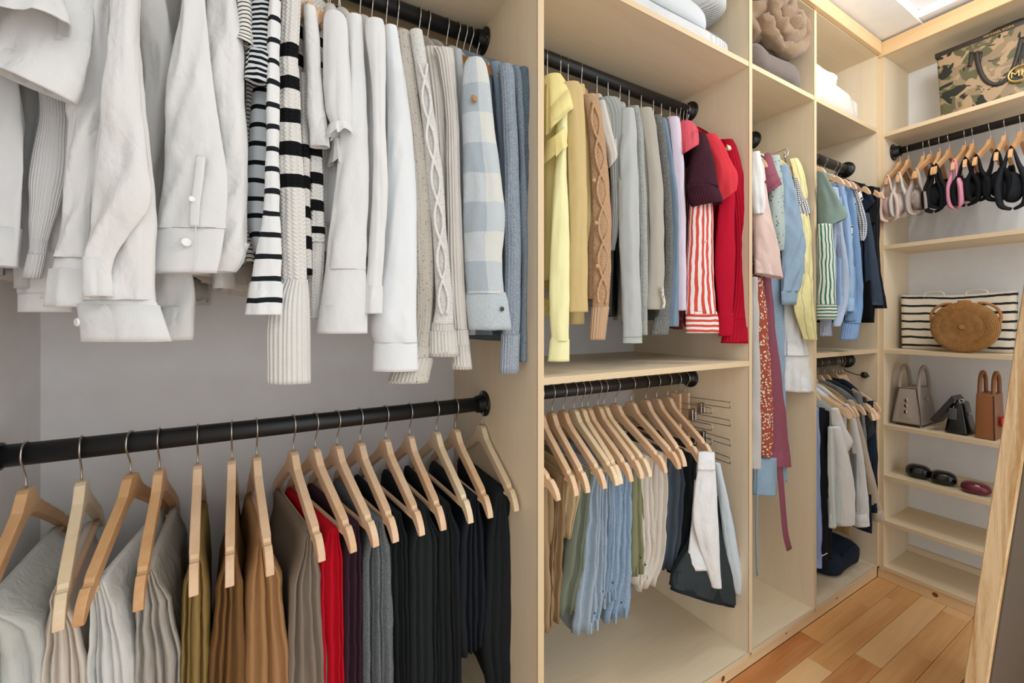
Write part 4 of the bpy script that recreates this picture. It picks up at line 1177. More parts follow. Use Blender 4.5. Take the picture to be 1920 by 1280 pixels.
# belt loops and buttons on the upended waistbands of the jeans
BSTEEL = m_flat('jeans_rivet', '#3a3f45', 0.3, 0.5, .7)
for o in [o for o in bpy.data.objects if o.name.startswith('trousers') and o.parent is None and ('jeans' in o['label'])]:
    mt = o.children[0].data.materials[0]
    wb = [c for c in o.children if c.name.startswith('waistband')]
    if not wb: continue
    src = wb[0]
    co = [v.co + o.location for v in src.data.vertices]
    ymin = min(c.y for c in co); zmin_ = min(c.z for c in co); zmax_ = max(c.z for c in co)
    fr = [c for c in co if c.y < ymin + .012]
    x0_, x1_ = min(c.x for c in fr), max(c.x for c in fr)
    for q in (.25, .72):
        x_ = x0_ + (x1_ - x0_) * q
        box('belt_loop', (x_ - .0035, ymin - .003, zmin_ + .002), (x_ + .0035, ymin + .012, zmin_ + .034), mt, o, .0015)
    lathe('rivet', [(.0035, 0), (.0025, .0015)], (x0_ + (x1_ - x0_) * .5, ymin - .001, zmin_ + .06), (0, -1, 0), BSTEEL, o, 10)
# ------------------------------------------------------------------ third bay: long garments
G3 = 'long garments in the narrow third bay'
PINKL = fab('blush_linen', '#dcc3b9', wr=.7)
MAUVE = fab('mauve_crepe', '#8f5362', wr=.1)
SAGEF = fab('sage_sprig_print', '#aebcb6', 'floral', h2='#4d5a5c', p=(75, .36), wr=.3)
DENL = fab('washed_denim_dress', '#9fb6c8', 'heather', weave='denim', h2='#86a1b8', wr=.3)
DENS = fab('denim_seam', '#86a0b6', weave='denim', wr=.2)
BLKW = fab('black_washed_cotton', '#2a2c2d', wr=.3)
GING = fab('black_gingham', '#ecebe9', 'gingham', h2='#26272b', p=(.0085, .5, 0), wr=.2)
YSTR = fab('yellow_stripe_seersucker', '#e8dfa2', 'v', h2='#b9b79a', p=(.022, .10, .2), wr=.95)
RUST = fab('rust_ditsy_floral', '#a4523c', 'floral', h2='#e6ddd2', p=(95, .50), wr=.3)
PALEG = fab('pale_grey_knit', '#cfcdc8', weave='knit', wr=.2)
WDR = fab('white_tiered_cotton', '#dfe1e0', wr=.8)
g('white_puff_blouse', 'white blouse with a gathered puff sleeve beside the divider', B_, 'the white puff-sleeve blouse', WHITES, R3, 1.60,
  [(285, 1411, 1424, .95), (320, 1411, 1428, .94), (360, 1411, 1432, .93), (385, 1411, 1434, .93), (402, 1414, 1428, .93)], hem=520, Ys=.94, th=.014, grp=G3, fold=.08, k=5, hmat=1, pleat=.007)
pk = g('blush_shirt', 'blush pink linen shirt with a broad elbow sleeve', S_, 'the blush pink linen shirt', PINKL, R3, 1.63,
  [(310, 1420, 1432, .945), (380, 1414, 1440), (450, 1414, 1456), (1414, 512, 1468, 523, .93)], hem=560, Ys=.93, th=.014, grp=G3, fold=.03, pleat=.009, hmat=1, ratio=.3)
g('rust_floral_dress', 'long rust dress with a dense white ditsy floral print', 'dress', 'the rust floral dress', RUST, R3, 1.66,
  [(520, 1414, 1430, .955), (600, 1416, 1438, .955), (720, 1418, 1446, .955), (800, 1422, 1448, .955), (856, 1428, 1446, .955)], names=['skirt'], hem=700, Ys=.955, th=.012, grp=G3, front=(1432, 300), fold=.05, k=5)
g('grey_cardigan', 'pale grey long knit cardigan just showing beside the divider', 'cardigan', 'the pale grey long cardigan', PALEG, R3, 1.58,
  [(520, 1409, 1420, .94), (700, 1410, 1424, .94), (878, 1409, 1427, .94)], names=['front_panel'], hem=600, Ys=.94, th=.012, grp=G3, front=(1416, 300))
mv = g('mauve_dress', 'long mauve belted dress with a stiff short sleeve', 'dress', 'the mauve belted dress', MAUVE, R3, 1.70,
  [[(288, 1434, 1444, .95), (310, 1432, 1452, .94), (1432, 352, 1463, 344, .93), (1436, 364, 1462, 345, .93)], [(510, 1430, 1444, .975), (640, 1436, 1456, .975), (760, 1440, 1470, .97), (830, 1440, 1478, .965), (872, 1438, 1482, .96)]],
  names=['sleeve', 'skirt'], cuff=[(None, None)] * 2, hem=700, Ys=.94, th=.012, grp=G3, fold=.03)
sash = [PY(u_, v_, .945) for u_, v_ in ((1461, 868), (1464, 900), (1468, 950), (1473, 1000), (1480, 1030))]
wire('sash', sash, .014, MAUVE, mv, 18, 10, flat=.18, up=(.3, 1, 0))
g('sage_print_dress', 'sage green dress with tiny dark sprigs', 'dress', 'the sage sprig dress', SAGEF, R3, 1.74,
  [(292, 1446, 1462), (340, 1442, 1468), (420, 1446, 1470), (470, 1456, 1468)], hem=560, Ys=.945, th=.014, grp=G3, pleat=.002)
dn_ = g('denim_dress', 'washed light denim dress with a long buttoned sleeve', 'dress', 'the washed denim dress', DENL, R3, 1.79,
  [[(310, 1462, 1478), (350, 1464, 1488), (420, 1466, 1504), (480, 1468, 1510), (530, 1466, 1504), (548, 1465, 1496), (571, 1466, 1492)], [(520, 1440, 1466, .975), (640, 1446, 1470, .97), (760, 1452, 1472, .97), (900, 1458, 1474, .965)], [(858, 1414, 1456, .965), (926, 1412, 1455, .96)]],
  names=['sleeve', 'skirt', 'hem_panel'], cuff=[(546, DENL), (None, None), (None, None)], hem=560, Ys=.925, th=.014, grp=G3, fold=.04, pleat=.009, ratio=.3)
wire('drawstring', [PY(1420, 870, .955), PY(1419, 940, .955), PY(1418, 1010, .955), PY(1420, 1078, .955)], .0035, DENS, dn_, 14, 6)
wire('seam', [PY(1512 - 3, 470, .905), PY(1500, 505, .9), PY(1484, 545, .9)], .0012, DENS, dn_, 12, 6)
g('gingham_shirt', 'black and white gingham shirt sleeve tucked under a black one', S_, 'the black gingham shirt', GING, R3, 1.84,
  [(335, 1486, 1494), (370, 1488, 1506), (1494, 400, 1516, 388, .925), (1497, 416, 1518, 393, .925)], hem=560, Ys=.93, th=.010, grp=G3, front=(1486, 320))
g('black_blouse', 'washed black blouse with a full short sleeve', B_, 'the washed black blouse', BLKW, R3, 1.87,
  [(318, 1484, 1494, .955), (350, 1490, 1506, .945), (390, 1496, 1520, .94), (1500, 424, 1524, 405, .935)], hem=560, Ys=.94, th=.010, grp=G3)
g('yellow_striped_dress', 'crinkled pale yellow dress with fine stripes against the divider', 'dress', 'the crinkled yellow dress', YSTR, R3, 1.92,
  [(298, 1480, 1496, .95), (330, 1488, 1508, .93), (420, 1496, 1518, .92), (500, 1492, 1522, .91), (580, 1490, 1525, .905), (637, 1508, 1529, .90)], hem=560, Ys=.92, th=.012, grp=G3, pleat=.009, ratio=.35)
g('white_tiered_dress', 'white crinkled dress with a tiered skirt hanging mid-height', 'dress', 'the white tiered dress', WDR, R3, 1.90,
  [[(560, 1468, 1500, .96), (640, 1468, 1508, .955), (666, 1468, 1512, .95)], [(664, 1470, 1514, .95), (700, 1470, 1520, .945), (733, 1471, 1525, .94)]], names=['skirt', 'skirt_tier'], cuff=[(None, None)] * 2, hem=600, Ys=.955, th=.010, grp=G3, front=(1490, 310), fold=.08, k=7, pleat=.006)
GRNB = m_flat('olive_bag_paper', '#5e6a3c', 0.7)
gb = thing('gift_bag', 'small olive green bag standing on the bottom board behind the divider', 'bag', (1.62, 1.0, ZB))
box('bag_body', (1.58, .965, ZB), (1.635, 1.12, ZB + .135), GRNB, gb, .002)
wire('bag_handle', [(1.607, 1.0, ZB + .13), (1.607, 1.02, ZB + .17), (1.607, 1.06, ZB + .17), (1.607, 1.08, ZB + .13)], .002, BLKM, gb, 14, 6)
# bare clip hanger behind the denim
ch = thing('clip_hanger', 'wire clip hanger sticking up above the denim dress', 'hanger', (1.80, R3['Y'], R3['Z']), 'clip hangers by the divider')
wire('wire_loop', [PY(1440, 292, 1.02), PY(1462, 284, .98), PY(1474, 279, .95), PY(1478, 283, .945), PY(1476, 292, .945)], .0016, STEEL, ch, 24, 6)
lathe('clip_ring', [(.009, -.002), (.012, 0), (.009, .002)], PY(1471, 288, .945), (.5, -.85, 0), STEEL, ch, 16)
wire('clip_stem', [PY(1471, 292, .945), PY(1474, 304, .95)], .004, STEEL, ch, 4, 8)

# ------------------------------------------------------------------ fourth bay
G4 = 'tops on the upper rod of the far bay'
TEAL = fab('sage_teal_cotton', '#83988f', wr=.4)
GRS = fab('green_white_stripe', '#e6ebe6', 'v', h2='#3f7d5c', p=(.0125, .42, 0), wr=.25)
GRH = fab('green_white_cuff', '#e6ebe6', 'h', h2='#3f7d5c', p=(.013, .42, 0), wr=.2)
PBL = fab('pale_blue_linen', '#b3c3da', wr=.6); LBL = fab('light_blue_cotton', '#9dbbdc', wr=.4); SKY = fab('sky_blue_knit', '#86aad6', weave='knit', wr=.1); SKYR = fab('sky_blue_rib', '#8dafd9', weave='rib', wr=0)
NVG = fab('navy_gingham', '#e6e8ea', 'gingham', h2='#232d42', p=(.0085, .5, 0), wr=.3)
BARS = fab('white_bar_stripe', '#e4e5e2', 'h', h2='#1d2128', p=(.036, .2, .3), wr=.2)
NVY = fab('navy_jersey', '#222b3a', wr=.3); SLN = fab('slate_navy', '#3a4758', wr=.25); PINS = fab('black_pinstripe', '#17181b', 'v', h2='#4b4d52', p=(.014, .07, 0), wr=.2)
PGB = fab('grey_blue_knit', '#b7c1d0', weave='rib', wr=.1)
kw4 = dict(th=.010, grp=G4, ytip=.872, phi=-1.0, hsc=.86, hw=.165)
g('teal_tee', 'sage teal tee with a wide cuffed short sleeve', 'shirt', 'the sage teal tee', TEAL, R4U, 2.045, [(322, 1531, 1546), (350, 1532, 1560), (390, 1532, 1580), (1532, 425, 1587, 402, .868), (1533, 434, 1586, 410, .868)], hem=560, Ys=.868, ratio=.5, **dict(kw4, hw=0.12, front=(1556, 335), hsc=0.62))
g('green_striped_shirt', 'green and white striped shirt with a cross-striped cuff', S_, 'the green striped shirt', GRS, R4U, 2.06, [(420, 1533, 1560), (480, 1534, 1564), (564, 1533, 1566), (580, 1532, 1569), (598, 1534, 1568)], cuff=(566, GRH), hem=590, Ys=.868, **dict(kw4, hw=0.12, front=(1556, 335), hsc=0.62))
g('grey_blue_sweater', 'grey blue knit whose ribbed end shows under the green stripes', J_, 'the grey blue knit', PGB, R4U, 2.035, [(575, 1538, 1558), (600, 1537, 1560), (630, 1537, 1560)], hem=590, Ys=.905, **dict(kw4, hw=0.12, front=(1556, 335), hsc=0.62))
g('pale_blue_shirt', 'pale blue linen shirt with a plain sleeve', S_, 'the pale blue linen shirt', PBL, R4U, None, [(352, 1554, 1572), (420, 1562, 1580), (500, 1572, 1590), (560, 1572, 1591), (612, 1560, 1576)], hem=600, Ys=.868, **kw4)
g('light_blue_shirt', 'light blue cotton shirt left of the sky blue sweater', S_, 'the light blue cotton shirt', LBL, R4U, None, [(346, 1568, 1584), (430, 1580, 1596), (520, 1586, 1600), (584, 1581, 1601)], hem=590, Ys=.868, **kw4)
g('sky_blue_sweater', 'sky blue knit sweater with a broad ribbed cuff', J_, 'the sky blue sweater', SKY, R4U, None, [[(342, 1578, 1596), (400, 1588, 1606), (480, 1594, 1614), (560, 1596, 1618), (606, 1580, 1612), (637, 1575, 1606)], [(500, 1592, 1604), (602, 1584, 1606)]], cuff=[(606, SKYR), (None, None)], hem=590, Ys=.868, **kw4)
g('navy_gingham_blouse', 'navy gingham blouse with a long gathered sleeve', B_, 'the navy gingham blouse', NVG, R4U, None, [(342, 1588, 1602), (380, 1598, 1616), (420, 1606, 1624), (440, 1609, 1625), (452, 1612, 1620)], hem=590, Ys=.868, **kw4)
g('bar_striped_tee', 'white tee with black bars and a square short sleeve', 'shirt', 'the black-barred white tee', BARS, R4U, None, [(344, 1590, 1600), (356, 1592, 1612), (1598, 392, 1620, 372, .868)], hem=560, Ys=.868, **kw4)
g('navy_tee', 'navy tee with a loose short sleeve near the far corner', 'shirt', 'the navy tee', NVY, R4U, None, [[(345, 1604, 1622), (365, 1610, 1632), (1622, 396, 1641, 378, .868)], [(400, 1616, 1630), (480, 1620, 1642), (560, 1622, 1654), (572, 1622, 1654)]], names=['sleeve', 'front_panel'], mats=[NVY, SLN], cuff=[(None, None)] * 2, hem=590, Ys=.868, **kw4)
g('black_tee', 'black top with a rounded sleeve opening near the corner', 'shirt', 'the black top near the corner', BLKC, R4U, None, [(350, 1624, 1640), (390, 1628, 1646), (420, 1630, 1643)], hem=600, Ys=.868, **kw4)
g('pinstripe_dress', 'black pinstriped garment flaring over the corner upright', 'dress', 'the black pinstriped garment', PINS, R4U, None, [(352, 1628, 1650), (420, 1628, 1649), (500, 1630, 1651), (578, 1630, 1661)], names=['front_panel'], hem=605, Ys=.868, **kw4)

G5 = 'tops on the lower rod of the far bay'
kw5 = dict(grp=G5, ytip=.868, th=.010, phi=-1.0, hsc=.86, hw=.165)
PJB = fab('periwinkle_jersey', '#8d9fcb', wr=.2); PJK = fab('black_pyjama', '#1a1b20', wr=.25); WTEE = fab('white_tee_jersey', '#e2e3e1', wr=.25); CRM = fab('cool_white_jersey', '#d9dcdd', wr=.2)
OATF = fab('oatmeal_fleece', '#c9bfad', 'heather', weave='weave', h2='#b0a692', wr=.15); GRT = fab('grey_heather_jersey', '#8d9193', 'heather', h2='#6c7072', wr=.2); DKT = fab('charcoal_jersey', '#35383b', wr=.3); BRH = fab('brown_hem_jersey', '#a48a5c', wr=.3); MINT = fab('mint_grey', '#c6cecb', wr=.2)
g('periwinkle_top', 'periwinkle pyjama top at the left edge of the far bay', 'pyjamas', 'the periwinkle pyjama top', PJB, R4L, 2.035, [(765, 1528, 1534), (900, 1527, 1537), (1040, 1528, 1540), (1063, 1527, 1540)], hem=1040, Ys=.915, **dict(kw5, hw=0.105, front=(1556, 770), hsc=0.55, phi=PHI))
pj = g('black_pyjama_top', 'black pyjama top with white piping at the cuff', 'pyjamas', 'the black pyjama top', PJK, R4L, 2.05, [[(765, 1533, 1546), (900, 1534, 1550), (1030, 1538, 1552), (1066, 1540, 1551)], [(770, 1544, 1556), (900, 1546, 1556), (1046, 1549, 1560)]], cuff=[(None, None)] * 2, hem=1000, Ys=.915, **dict(kw5, hw=0.105, front=(1556, 770), hsc=0.55, phi=PHI))
wire('piping', [PY(1541, 1042, .868), PY(1547, 1039, .855), PY(1551, 1037, .845)], .0018, PEARL, pj, 8, 6)
g('white_tee', 'white tee with a short sleeve in the far lower bay', 'shirt', 'the white tee in the far lower bay', WTEE, R4L, 2.14, [[(765, 1556, 1572), (800, 1558, 1586), (1560, 850, 1599, 826, .868), (1576, 856, 1598, 834, .868)], [(800, 1556, 1576), (900, 1558, 1600), (984, 1566, 1602)]], names=['sleeve', 'front_panel'], cuff=[(None, None)] * 2, hem=985, front=(1580, 765), Ys=.868, ratio=.4, **kw5)
g('mint_tee', 'greyish mint tee showing left of the white one', 'shirt', 'the greyish mint tee', MINT, R4L, 2.12, [(800, 1552, 1562), (900, 1552, 1566), (988, 1554, 1568)], names=['front_panel'], hem=985, front=(1576, 770), Ys=.868, **kw5)
g('cool_white_tee', 'long cool white tee to the right of the short sleeved one', 'shirt', 'the long cool white tee', CRM, R4L, None, [(758, 1580, 1592), (800, 1590, 1608), (880, 1600, 1622), (986, 1602, 1632)], names=['front_panel'], hem=980, Ys=.868, **kw5)
g('oatmeal_sweatshirt', 'oatmeal fleece sweatshirt with a long sleeve over the upright', J_, 'the oatmeal sweatshirt', OATF, R4L, None, [(750, 1586, 1600), (800, 1600, 1616), (880, 1616, 1634), (940, 1628, 1650), (976, 1634, 1658)], hem=1004, Ys=.868, bodymat=BRH, **kw5)
g('grey_heather_tee', 'grey heather tee behind the oatmeal sweatshirt', 'shirt', 'the grey heather tee', GRT, R4L, None, [(735, 1598, 1614), (780, 1610, 1622), (860, 1618, 1628)], hem=960, Ys=.868, **kw5)
g('charcoal_tee', 'charcoal tee with a flared short sleeve in the far lower bay', 'shirt', 'the charcoal tee', DKT, R4L, None, [(745, 1612, 1624), (780, 1618, 1632), (1622, 826, 1641, 808, .868)], hem=960, Ys=.868, **kw5)
g('navy_tee', 'dark navy tee deepest in the far lower bay', 'shirt', 'the dark navy tee in the corner', NVY, R4L, None, [(752, 1626, 1642), (850, 1630, 1645), (960, 1632, 1646)], hem=1000, Ys=.868, **kw5)
for hx_, tp_, lb in ((2.50, 1642, 'empty wooden hanger left of the corner in the far lower bay'), (2.53, 1648, 'empty wooden hanger second from the corner in the far lower bay'), (2.565, 1652, 'last empty wooden hanger by the corner in the far lower bay')):
    tx = .825 * tu(tp_)
    hanger(lb, (hx_, R4L['Y'], R4L['Z']), math.atan2(tx - hx_, .205), 0, False)
wc = thing('wire_clip', 'black wire clip hanger sticking out above the far lower tees', 'hanger', (2.57, R4L['Y'], R4L['Z']))
wire('wire_arm', [(2.575, 1.03, 1.10), (2.578, 1.03, 1.03), PY(1600, 700, .99), PY(1612, 703, .96), PY(1646, 706, .91)], .0022, BLKM, wc, 24, 6)
lathe('clip', [(.012, -.012), (.016, -.004), (.016, .004), (.011, .012)], PY(1621, 703, .945), (.7, -.7, 0), BLKM, wc, 10)
db = thing('duffel_bag', 'dark navy soft bag on the bottom board of the far bay', 'bag', (2.42, 1.1, ZB))
def blob(name, c, h, mat, parent, seed=0, amp=.01, fr=9, e1=.5, e2=.5, nu=48, nv=28, ridge=0.0, taper=None, label=None):
    """soft stuffed or folded cloth form: rounded box with folds"""
    c, h = Vector(c), Vector(h)
    vs_, fs, uv = [], [], []
    sg = lambda a, p: math.copysign(abs(a) ** p, a)
    for j in range(nv + 1):
        ph = -math.pi / 2 + math.pi * j / nv
        for i in range(nu):
            th = 2 * math.pi * i / nu
            d = Vector((sg(math.cos(ph), e1) * sg(math.cos(th), e2), sg(math.cos(ph), e1) * sg(math.sin(th), e2), sg(math.sin(ph), e1)))
            p = Vector((d.x * h.x, d.y * h.y, d.z * h.z))
            if taper: p.z = (p.z + h.z) * taper(p.x / h.x, p.y / h.y) - h.z
            q = p + c
            n_ = nz(q.x * fr + seed, q.y * fr, q.z * fr) + .5 * nz(q.x * fr * 2.3, q.y * fr * 2.3 + seed, q.z * fr * 2.3)
            if ridge: n_ += ridge * (.5 - abs(nz(q.x * fr * .8 + seed, q.y * fr * .8, q.z * fr * .8)) * 2.2)
            p += d.normalized() * n_ * amp
            if p.z < -h.z: p.z = -h.z
            vs_.append(c + p); uv.append((i * .02, j * .02))
    for j in range(nv):
        for i in range(nu):
            a = j * nu + i; b = j * nu + (i + 1) % nu
            fs.append((a, b, b + nu, a + nu))
    return mesh(name, vs_, fs, mat, parent, uv, True, label)
blob('bag_body', (2.42, 1.06, ZB + .06), (.15, .12, .06), NVY, db, 3, .012)
wire('bag_handle', [(2.36, .95, ZB + .1), (2.38, .93, ZB + .13), (2.45, .93, ZB + .13), (2.47, .95, ZB + .1)], .006, NVY, db, 16, 8)

# folded stuff at the back of the far upper shelf
fb = thing('folded_scarf', 'dark woven scarf folded on the shelf under the green striped shirt', 'scarf', (2.12, 1.1, 1.137))
blob('scarf_fold', (2.12, 1.12, 1.137 + .03), (.07, .12, .03), fab('dark_woven', '#3a3836', 'h', h2='#8a8478', p=(.012, .3, 0), wr=.2), fb, 5, .006)
blob('scarf_fold', (2.13, 1.13, 1.137 + .075), (.06, .10, .018), fab('dark_green_knit', '#27312e', weave='knit', wr=.1), fb, 8, .005)

# ------------------------------------------------------------------ bedding on the top shelves
TUFT = fab('white_ribbed_cotton', '#d6d8d9', weave='rib', wr=.5, bsc=.35); SMO = fab('smooth_pillow_white', '#d0d5d8', wr=.15)
PLUSH = fab('brown_plush', '#9c8265', 'heather', weave='fuzzy', h2='#836a50', wr=.2, sheen=.4); GPL = fab('grey_brown_plush', '#7b6f68', 'heather', weave='fuzzy', h2='#675b54', wr=.2, sheen=.4)
DUV = fab('cream_duvet', '#e6e2da', wr=.25); PIPE = m_flat('grey_piping', '#8e959a', 0.7)
tp = thing('mattress_topper', 'white ribbed folded topper lowest on the second bay shelf', 'bedding', (1.1, 1.15, ZS))
blob('pad', (1.10, 1.16, ZS + .036), (.395, .235, .036), TUFT, tp, 2, .004, 12, .35, .25, 80, 24)
sg_ = lambda a, p: math.copysign(abs(a) ** p, a)
wire('piping', [(1.10 + .395 * .985 * sg_(math.cos(a), .25), 1.16 + .235 * .985 * sg_(math.sin(a), .25), ZS + .057) for a in [i * 2 * math.pi / 90 for i in range(90)]], .003, PIPE, tp, None, 6, True)
tp2 = thing('pillow', 'smooth grey white pillow sandwiched between ribbed bedding', 'pillow', (1.05, 1.15, ZS + .07))
blob('pad', (1.04, 1.17, ZS + .132), (.375, .225, .058), SMO, tp2, 4, .006, 8, .55, .35, 64, 24)
tp3 = thing('pillow', 'white ribbed pillow with button tufts on top of the pile', 'pillow', (1.25, 1.15, ZS + .185))
blob('pad', (1.25, 1.17, ZS + .235), (.26, .235, .052), TUFT, tp3, 6, .005, 10, .5, .35, 64, 24)
for u_, v_ in ((1342, 10), (1372, 14)):
    lathe('tuft_button', [(.008, 0), (.006, .004)], Vector((1.25 + (u_ - 1342) * .002 + .05, .938, ZS + .235 + .02)), (0, -1, 0), SMO, tp3, 12)
bl = thing('folded_blanket', 'grey brown plush blanket folded on the third bay shelf', 'blanket', (1.77, 1.1, ZS))
blob('blanket_fold', (1.765, 1.12, ZS + .062), (.205, .215, .062), GPL, bl, 11, .012, 9, .55, .4, 72, 28, .6)
bl2 = thing('rolled_blanket', 'caramel plush blanket bunched up on top of the grey brown one', 'blanket', (1.77, 1.08, ZS + .125))
blob('blanket_roll', (1.765, 1.10, ZS + .225), (.20, .19, .10), PLUSH, bl2, 17, .022, 10, .7, .6, 110, 60, 1.2)
sp_pts, rad_ = [], []
for i in range(120):
    f = i / 119
    a = f * 2 * math.pi * 2.4 + 3.4
    r_ = .150 - .135 * f ** .9
    sp_pts.append((1.80 + r_ * 1.12 * math.cos(a), .925 - .035 * f + .01 * nz(a, 3.3, 0), ZS + .245 + r_ * .72 * math.sin(a)))
    rad_.append(.031 + .010 * nz(a * 1.7, 7.1, 0) + .005 * nz(a * 5, 1.1, 0))
co_ = wire('blanket_coil', sp_pts, rad_, PLUSH, bl2, None, 20)
for v in co_.data.vertices:
    q = v.co
    v.co = q + Vector((nz(q.x * 30, q.y * 30, q.z * 30), nz(q.x * 30 + 9, q.y * 30, q.z * 30) * 1.3, nz(q.x * 30, q.y * 30 + 5, q.z * 30))) * .009
cf = thing('comforter', 'cream white puffy comforter sloping down on the far bay shelf', 'bedding', (2.3, 1.15, ZS))
blob('comforter_fold', (2.295, 1.17, ZS + .10), (.28, .245, .10), DUV, cf, 31, .014, 8, .6, .4, 80, 36, .7, lambda x, y: 1.02 - .38 * (x + 1) / 2 - .06 * y)
blob('comforter_fold', (2.20, 1.10, ZS + .165), (.17, .16, .05), DUV, cf, 37, .018, 10, .7, .6, 72, 32, .9)
wire('quilt_seam', [PY(1560, 168, .935), PY(1590, 180, .93), PY(1602, 196, .928), PY(1604, 212, .93)], .002, DUV, cf, 20, 6)
# ------------------------------------------------------------------ end shelves: underwear on small hangers
UG = 'underwear on small hangers at the end shelves'
UM = {}
def um(h, w=.3):
    if h not in UM: UM[h] = fab('lingerie_' + h[1:], h, wr=w)
    return UM[h]
UND = [(1687.5, 'blush pink', '#d8bfb3', .10, .175, 0), (1703, 'pale grey', '#cbc6c1', .085, .165, .2), (1732, 'light taupe', '#b3a79f', .09, .165, .3), (1745, 'deeper taupe', '#a0938b', .09, .165, -.2),
       (1762, 'matte black', '#17181a', .085, .165, .3), (1780, 'black lacy', '#1b1c1f', .085, .15, -.1), (1810, 'rose pink', '#d690a4', .055, .165, 0), (1824, 'broad black', '#151618', .11, .16, .2),
       (1857, 'soft black', '#191a1d', .09, .15, -.2), (1884, 'glossy black', '#121316', .095, .16, .1), (1914, 'charcoal', '#25282c', .11, .2, 0)]
ordn = ['first', 'second', 'third', 'fourth', 'fifth', 'sixth', 'seventh', 'eighth', 'ninth', 'tenth', 'last visible']
for i, (u_, nm, hx_, wd, dp, tw) in enumerate(UND):
    Yh = RE['X'] / tu(u_)
    t = hanger('small honey wooden hanger holding the %s bra, %s from the left upright' % (nm, ordn[i]), (RE['X'], Yh, RE['Z']), -math.pi / 2 + tw * .35, 2, False, 'small hangers on the end rod', .80)
    b = thing('bra', '%s bra hung %s from the left upright' % (nm, ordn[i]), 'underwear', (RE['X'] - .12, Yh, RE['Z'] - .15), UG)
    m = um(hx_)
    rot = tw * .35
    ex = Vector((-math.cos(rot), -math.sin(rot), 0)); ey = Vector((-ex.y, ex.x, 0))
    O = Vector((RE['X'], Yh, RE['Z']))
    def at(a, s, z): return O + ex * a + ey * s + Vector((0, 0, z))
    zt = -.165; wd *= .78; dp *= 1.15
    for sd in (-1, 1):
        # strap loop over the near arm, widening into a cup, closed underneath by the band
        pts = [at(.150, 0, -.148), at(.152 + .004 * sd, sd * .009, -.17), at(.150, sd * wd * .22, -.22), at(.140, sd * wd * .42, zt - dp * .55), at(.128, sd * wd * .38, zt - dp * .9), at(.12, sd * .004, zt - dp)]
        rr = catmull([(.007,), (.009,), (.015,), (.024,), (.021,), (.013,)], 30)
        wire('strap', pts, [r[0] for r in rr], m, b, 30, 10, flat=.45, up=(0, 1, 0))
        # side running back to the far arm
        pts = [at(.135, sd * wd * .40, zt - dp * .6), at(.06, sd * wd * .30, zt - dp * .75), at(-.02, sd * .02, zt - dp * .6), at(-.10, sd * .012, zt - dp * .25), at(-.145, 0, -.148)]
        wire('back_band', pts, .016, m, b, 26, 10, flat=.35, up=(0, 1, 0))
    if i != 6:
        blob('cup', at(.118, 0, zt - dp * .62), (.03, wd * .36, dp * .27), m, b, i, .005, 18, .9, .9, 24, 14)

# ------------------------------------------------------------------ bags
def tbox(name, cx, cy, hb, ht, z0, z1, mat, parent, bev=.006, lean=(0, 0), rot=0.0, seg=3, label=None):
    bm = bmesh.new()
    cr, sr_ = math.cos(rot), math.sin(rot)
    def pt(x, y, z): return (cx + x * cr - y * sr_, cy + x * sr_ + y * cr, z)
    lo = [bm.verts.new(pt(sx * hb[0], sy * hb[1], z0)) for sx, sy in ((-1, -1), (1, -1), (1, 1), (-1, 1))]
    hi = [bm.verts.new(pt(sx * ht[0] + lean[0], sy * ht[1] + lean[1], z1)) for sx, sy in ((-1, -1), (1, -1), (1, 1), (-1, 1))]
    bm.faces.new(lo[::-1]); bm.faces.new(hi)
    for k in range(4): bm.faces.new((lo[k], lo[(k + 1) % 4], hi[(k + 1) % 4], hi[k]))
    bmesh.ops.recalc_face_normals(bm, faces=bm.faces)
    if bev: bmesh.ops.bevel(bm, geom=bm.edges[:], offset=bev, segments=seg, affect='EDGES', profile=.5)
    return bm_obj(name, bm, mat, parent, True if bev else False, label)
def text(name, s, size, loc, rotm, mat, parent, ext=.0006):
    cu = bpy.data.curves.new(name, 'FONT'); cu.body = s; cu.size = size; cu.extrude = ext; cu.align_x = 'CENTER'; cu.align_y = 'CENTER'
    tmp = bpy.data.objects.new(name, cu); COL.objects.link(tmp)
    dg = bpy.context.evaluated_depsgraph_get()
    me = bpy.data.meshes.new_from_object(tmp.evaluated_get(dg))
    bpy.data.objects.remove(tmp)
    o0 = ORG.get(parent.name, Vector((0, 0, 0)))
    me.transform(Matrix.Translation(Vector(loc) - o0) @ rotm.to_4x4())
    me.materials.clear(); me.materials.append(mat)
    o = bpy.data.objects.new(name, me); COL.objects.link(o); o.parent = parent
    return o
FACEX = Matrix(((0, 0, -1), (-1, 0, 0), (0, 1, 0)))      # letters on a face looking towards -x
def camo():
    k = NT('camo_canvas', .5, .4)
    v = k.coord('Object', (1, 1, 1))
    def layer(seed, sc):
        off = k.n('VectorMath', {'operation': 'ADD'}, _0=v, _1=(seed, seed * 2, seed * .5)).outputs[0]
        return k.noise(off, sc, 2, .45, 1.2)
    c = k.mix(k.math('GREATER_THAN', layer(3.1, 14), .50), hexc('#8d7a5f'), hexc('#5b5a3d'))
    c = k.mix(k.math('GREATER_THAN', layer(7.7, 13), .55), c, hexc('#a98f70'))
    c = k.mix(k.math('GREATER_THAN', layer(1.3, 12), .56), c, hexc('#22261f'))
    return k.done(c, k.bump(k.noise(v, 500, 2), .2, .001))
DKBR = m_flat('dark_brown_leather', '#2a2320', 0.5, 0.5, 0, 200, .2)
GOLD = m_flat('gold_metal', '#d9b56a', 0.25, 0.5, 1.0)
ZSH = 2.198
ct = thing('camouflage_tote', 'camouflage tote with dark straps on the highest end shelf', 'handbag', (2.74, .52, ZSH))
tbox('bag_body', 2.75, .53, (.065, .165), (.05, .185), ZSH + .001, 2.515, camo(), ct, .012)
tbox('top_trim', 2.75, .53, (.052, .188), (.052, .189), 2.498, 2.522, DKBR, ct, .004)
